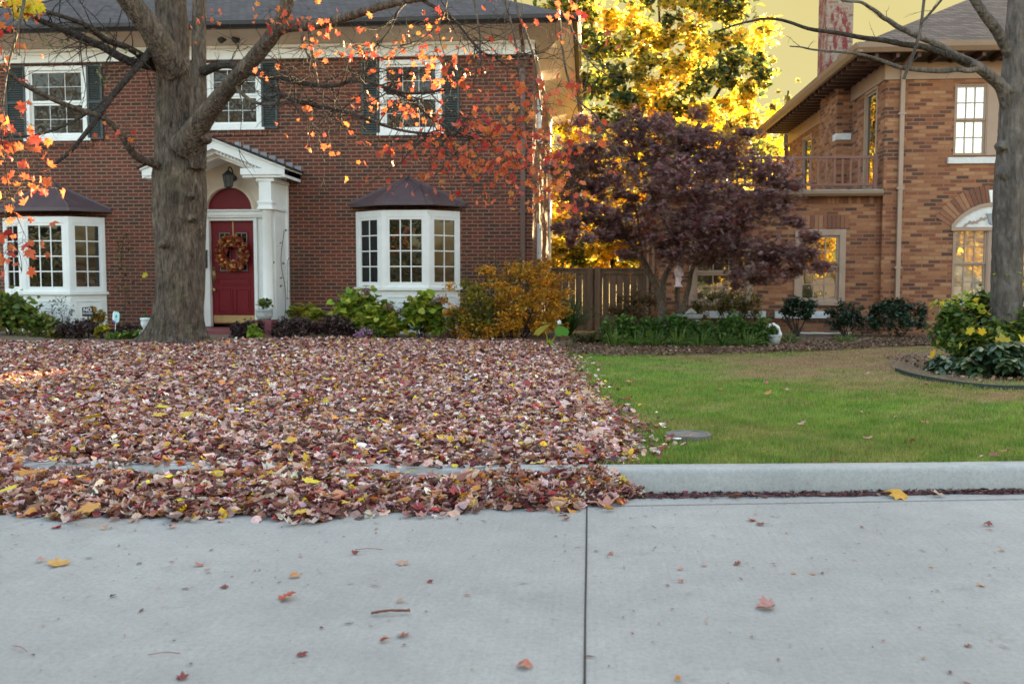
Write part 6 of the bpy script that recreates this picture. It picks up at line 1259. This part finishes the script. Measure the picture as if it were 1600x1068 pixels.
m = MB(); m.solid([sgp(u, v, .0085) for u, v in ((-.075, -.06), (-.035, -.105), (.03, -.105), (.02, -.08))], [sgp(u, v, .011) for u, v in ((-.075, -.06), (-.035, -.105), (.03, -.105), (.02, -.08))]); m.build('violet_band', M['signviolet'], bd)
m = MB(); m.solid([sgp(u, v, .0085) for u, v in ((-.072, -.05), (-.02, -.06), (-.03, .02), (-.05, .092), (-.072, .062))], [sgp(u, v, .0105) for u, v in ((-.072, -.05), (-.02, -.06), (-.03, .02), (-.05, .092), (-.072, .062))]); m.build('white_band', M['whiteplastic'], bd)
m = MB()
for a_, b_ in (((-.0, -.015), (.022, .045)), ((.022, .045), (.04, -.015)), ((.008, .008), (.034, .008)), ((-.01, -.048), (.055, -.042))): m.bar(sgp(*a_, .012), sgp(*b_, .012), .010, .003)
m.build('lettering', M['signblack'], bd)
m = MB(); m.bar(sgp(0, -.10, -.004), (p.x-.03, 17.1, .15), .016, .01); m.build('stake', M['whiteplastic'], SG)
# white head-shaped planter by the trunk
p = P(228, 507, 16.7); HD = thing('head_planter', 'white ceramic head shaped planter peeping beside the trunk', 'planter', (p.x, p.y, p.z-.14)); m = MB(); zc = p.z
prof = [(0, -.13), (.07, -.13), (.075, -.115), (.048, -.09), (.045, -.06), (.07, -.035), (.085, .0), (.088, .04), (.085, .075), (.095, .085), (.10, .10), (.095, .125), (.08, .125), (.07, .09), (0, .085)]
m.lathe((p.x, p.y, zc), prof, 28)
for v_ in m.v:                                                       # nose, brow, chin and eye hollows pressed into the turned form
    dx, dy, dz = v_.x-p.x, v_.y-p.y, v_.z-zc
    if dy < 0 and -.06 < dz < .08:
        v_.y -= .03*math.exp(-(dx/.012)**2-((dz-.012)/.02)**2)+.018*math.exp(-(dx/.05)**2-((dz-.052)/.012)**2)+.018*math.exp(-(dx/.02)**2-((dz+.04)/.015)**2)
        for s_ in (-1, 1): v_.y += .018*math.exp(-((dx-s_*.033)/.016)**2-((dz-.03)/.014)**2)
    if dy > 0 and dz < -.03: v_.x += .02
m.build('planter', M['statue'], HD, smooth=True)
m = MB(); m.box(p.x-.09, p.x+.09, -(p.y+.09), -(p.y-.09), .15, zc-.131); m.build('base', M['greystone'], HD)
n = 40; scatter('foliage', T_HEART, clump_cloud((p.x, p.y, zc+.15), (.08, .07, .03), n, 8, .4)[0], rots(n, 1), RNG.uniform(.03, .05, n), palette(n, MIDGREEN), M['leaf'], HD)
# thin metal trellises
def trellis(label, px0, px1, py_t, Y, rungs, round_top=True):
    a, b = X(px0, Y), X(px1, Y); zt_ = Z(py_t, Y, px0); T = thing('wire_trellis', label, 'trellis', ((a+b)/2, Y, .2)); c = (a+b)/2; r_ = (b-a)/2
    pts = [(a, Y, .15), (a, Y, zt_-r_)]+[(c-r_*math.cos(t), Y, zt_-r_+r_*math.sin(t)) for t in np.linspace(0, math.pi, 10)]+[(b, Y, zt_-r_), (b, Y, .15)]
    m = MB(); m.tube(pts, .006, 6); m.build('hoop', M['wire'], T)
    for k in range(rungs): z = .5+(zt_-r_-.5)*k/(rungs-1); m = MB(); m.tube([(a, Y, z), (b, Y, z)], .004, 6); m.build('rung', M['wire'], T)
    for u in (.33, .66): x = a+(b-a)*u; m = MB(); m.tube([(x, Y, .15), (x, Y, zt_-.08)], .004, 6); m.build('rod', M['wire'], T)
    return T
trellis('grey wire trellis on the brick wall between bay window and trunk', 206, 236, 388, 18.75, 5); trellis('grey wire hoop trellis on the brick wall beside the portico', 449, 476, 398, 18.75, 3)
def vine(label, px, py_t, py_b, Y, n, cols, spread=8):
    a, b = P(px, py_b, Y), P(px+3, py_t, Y); V = thing('climbing_vine', label, 'vine', (a.x, Y, .2)); m = MB(); q = []
    s_ = spline([(a.x, Y, .15), tuple(a+(b-a)*.35+Vector((.06, 0, 0))), tuple(a+(b-a)*.7-Vector((.05, 0, 0))), tuple(b)], 6); m.tube(s_, .006, 5); m.build('stem', M['bark_dark'], V)
    for k in range(n): p_ = Vector(s_[min(len(s_)-1, int(len(s_)*random.uniform(.25, 1)))]); q.append((p_.x+random.gauss(0, spread*.0115), Y-.03+random.gauss(0, .03), p_.z+random.gauss(0, .06)))
    scatter('foliage', T_HEART, np.array(q), rots(n, 1.5), RNG.uniform(.04, .08, n), palette(n, cols), M['leaf'], V)
vine('thin olive vine on the brick beside the bay window', 191, 365, 520, 18.8, 110, [(.10, .11, .03), (.14, .12, .04), (.07, .07, .03)]); vine('bare rose cane with few leaves against the portico side', 441, 360, 520, 18.2, 12, [(.12, .10, .05), (.2, .12, .06)], 6)
o = scatter('yellow_flower', [fan([(math.cos(t)*(.5 if i % 2 else .3), math.sin(t)*(.5 if i % 2 else .3)) for i, t in enumerate(np.linspace(0, 2*math.pi, 12, endpoint=False))], .2)], np.array([tuple(P(227, 429, 18.7)), tuple(P(225, 431, 18.69))]), np.array([np.array(Euler((1.4, .2, .3)).to_matrix()), np.array(Euler((1.2, -.3, .1)).to_matrix())]), np.array([.12, .10]), np.array([(.6, .55, .03)]*2), M['petal']); tag(o, 'bright yellow bloom on the wire trellis', 'flower')
o = scatter('red_bloom', [fan([(math.cos(t)*.45, math.sin(t)*.45) for t in np.linspace(0, 2*math.pi, 9, endpoint=False)], .5)], np.array([tuple(P(237, 488, 17.6)+Vector((dx, 0, dz))) for dx, dz in ((0, 0), (.03, .03), (-.03, .02))]), rots(3, 1.4), np.full(3, .10), np.array([(.5, .02, .03)]*3), M['petal']); tag(o, 'red bloom beside the trunk above the head planter', 'flower')
# pale ornament hanging in the purple tree
p = P(1060, 448, 16.55); OG = thing('hanging_ornament', 'pale robed figure shaped ornament hanging in the purple tree', 'ornament', (p.x, p.y, p.z)); m = MB(); c = ppm(16.55)
m.lathe(p, [(0, 0), (.075, 0), (.078, .018), (.05, .03), (.045, .08), (.058, .13), (.05, .17), (.068, .22), (.075, .27), (.055, .315), (.03, .335), (.035, .35), (.04, .385), (.03, .41), (.022, .42), (.055, .425), (.06, .435), (.02, .47), (.014, .50), (.02, .52), (.012, .545), (0, .555)], 22)
for v_ in m.v:
    h_ = v_.z-p.z; v_.y = p.y+(v_.y-p.y)*.75
    if .05 < h_ < .31: v_.x += .008*math.sin(h_*60); v_.y += -.014*math.exp(-((v_.x-p.x-.02)/.02)**2)*math.sin(h_*45)
m.tube([p+Vector((-.06, -.02, .26)), p+Vector((-.05, -.06, .2)), p+Vector((.0, -.075, .19))], [.022, .02, .014], 8); m.tube([p+Vector((.065, -.02, .26)), p+Vector((.06, -.06, .2)), p+Vector((.02, -.075, .18))], [.022, .02, .014], 8)
m.build('figure', plain('pale_pink_ceramic', (.66, .52, .58), .35, .18, 25), OG, smooth=True); m = MB(); m.tube([p+Vector((0, 0, .55)), p+Vector((.01, .1, .95))], .003, 5); m.build('cord', M['black'], OG)
# stone bench
p = P(1075, 492, 16.9); BN = thing('stone_bench', 'weathered grey stone slab seat under the purple tree', 'bench', (p.x, p.y, .2)); a = X(1050, 16.9); b = X(1098, 16.9); m = MB(); zt_ = Z(491, 16.9, 1075)
m.solid([Vector((a+(b-a)*u, 16.9+v, zt_-.07)) for u, v in ((.03, -.15), (.97, -.16), (1, .14), (0, .16))], [Vector((a+(b-a)*u, 16.9+v, zt_)) for u, v in ((.0, -.17), (1.0, -.18), (1, .16), (.02, .17))]); m.build('seat', M['greystone'], BN, bevel=.015)
for u in (.2, .75): m = MB(); m.box(a+(b-a)*u-.06, a+(b-a)*u+.06, -17.0, -16.8, .15, zt_-.071); m.build('leg', M['greystone'], BN, bevel=.01)
m = MB(); p = P(1080, 488, 16.9); m.tube([p+Vector((-.09, 0, -.03)), p+Vector((0, 0, .03)), p+Vector((.08, 0, -.02))], [.03, .055, .03], 9, wob=.25); tag(m.build('rock', M['greystone'], smooth=True), 'small pale rock lying on the stone bench', 'rock')
# white basket planter
p = P(1207, 536, 16.2); BK = thing('basket_planter', 'white oval basket with thick arched handle in the bed', 'planter', (p.x, p.y, p.z)); w_ = 13/ppm(16.2); zb_ = Z(537, 16.2, 1207); zt_ = Z(523, 16.2, 1207); m = MB()
m.lathe((p.x, p.y, zb_), [(0, 0), (w_*.8, 0), (w_*.95, (zt_-zb_)*.6), (w_*1.05, zt_-zb_-.015), (w_*1.12, zt_-zb_), (w_*1.0, zt_-zb_+.012), (w_*.9, zt_-zb_-.03), (0, zt_-zb_-.05)], 24); m.build('basket', M['pot'], BK, smooth=True)
hp = [P(px, py, 16.2) for px, py in ((1219, 524), (1218, 517), (1214, 510), (1209, 507), (1203, 507.5), (1199.5, 511), (1198, 516))]; m = MB(); m.tube(spline([tuple(q) for q in hp], 5), [.026+.006*math.sin(k*.9) for k in range(31)], 9); m.build('handle', M['whiteplastic'], BK, smooth=True)
# little stone pedestal near the golden shrub
p = P(868, 518, 17.9); PS = thing('stone_pedestal', 'small grey stone bird bath half hidden by the golden shrub', 'bird bath', (p.x, 17.9, .2)); zt_ = Z(484, 17.9, 866); m = MB(); h_ = zt_-.18; m.lathe((p.x, 17.9, .18), [(0, 0), (.11, 0), (.11, .04), (.06, .07), (.05, h_*.5), (.06, h_-.07), (.05, h_-.05)], 16); m.build('column', M['greystone'], PS, smooth=True); m = MB(); m.lathe((p.x, 17.9, .18), [(0, h_-.052), (.06, h_-.049), (.14, h_-.01), (.15, h_), (.12, h_), (.0, h_-.02)], 20); m.build('basin', M['greystone'], PS, smooth=True)
m = MB(); p = P(874, 503, 16.7); m.lathe(p, [(0, -.045), (.032, -.04), (.036, 0), (.026, .024), (.015, .034), (0, .038)], 14); pl__ = thing('path_light', 'small pale globe light on a stake beside the bird bath', 'lamp', (p.x, p.y, .2)); m.build('globe', M['whiteplastic'], pl__, smooth=True); m = MB(); m.tube([(p.x, p.y, .15), (p.x, p.y, p.z-.055)], .012, 6); m.build('stake', M['black'], pl__)
HAZE = .78
w = bpy.data.worlds.new("World"); S.world = w; w.use_nodes = True; nt = w.node_tree
EL, AZ = 11.5, 32.0
bg = nt.nodes['Background']; sk = nt.nodes.new('ShaderNodeTexSky'); sk.sky_type = 'NISHITA'; sk.sun_disc = False
sk.sun_elevation = R(EL); sk.sun_rotation = R(AZ); sk.air_density = 1.0; sk.dust_density = 3.0; sk.ozone_density = 1.0
tc = nt.nodes.new('ShaderNodeTexCoord'); sx = nt.nodes.new('ShaderNodeSeparateXYZ'); nt.links.new(tc.outputs['Generated'], sx.inputs[0])
# a warm bank of evening haze over the sunward horizon
hy = nt.nodes.new('ShaderNodeMapRange'); hy.interpolation_type = 'SMOOTHSTEP'; nt.links.new(sx.outputs[1], hy.inputs[0]); hy.inputs[1].default_value = -.15; hy.inputs[2].default_value = .6
hz = nt.nodes.new('ShaderNodeMapRange'); hz.interpolation_type = 'SMOOTHSTEP'; nt.links.new(sx.outputs[2], hz.inputs[0]); hz.inputs[1].default_value = .75; hz.inputs[2].default_value = .35
hm = nd(nt, 'ShaderNodeMath', _operation='MULTIPLY'); nt.links.new(hy.outputs[0], hm.inputs[0]); nt.links.new(hz.outputs[0], hm.inputs[1])
cn = nd(nt, 'ShaderNodeTexNoise', Scale=3.0, Detail=5.0); nt.links.new(tc.outputs['Generated'], cn.inputs['Vector'])
hc = ramp(nt, cn.outputs['Fac'], [(.35, tuple(HAZE*x for x in (.82, .69, .27))), (.7, tuple(HAZE*x for x in (.90, .79, .38)))])
nt.links.new(mixc(nt, hm.outputs[0], mixc(nt, 1.0, sk.outputs[0], (1.12, 1.0, .84), 'MULTIPLY'), hc), bg.inputs[0]); bg.inputs[1].default_value = .12
sun = bpy.data.lights.new('sun', 'SUN'); sun.energy = 5.0; sun.angle = R(.5); sun.color = (1, .75, .38)
so = bpy.data.objects.new('sun', sun); C.objects.link(so)
d = Vector((math.sin(R(AZ))*math.cos(R(EL)), math.cos(R(AZ))*math.cos(R(EL)), math.sin(R(EL))))
so.rotation_euler = d.to_track_quat('Z', 'Y').to_euler(); so.location = (0, 0, 30)
S.view_settings.view_transform = 'Standard'; S.view_settings.look = 'None'; S.view_settings.exposure = 3.32; S.view_settings.gamma = 1
S.render.engine = 'CYCLES'
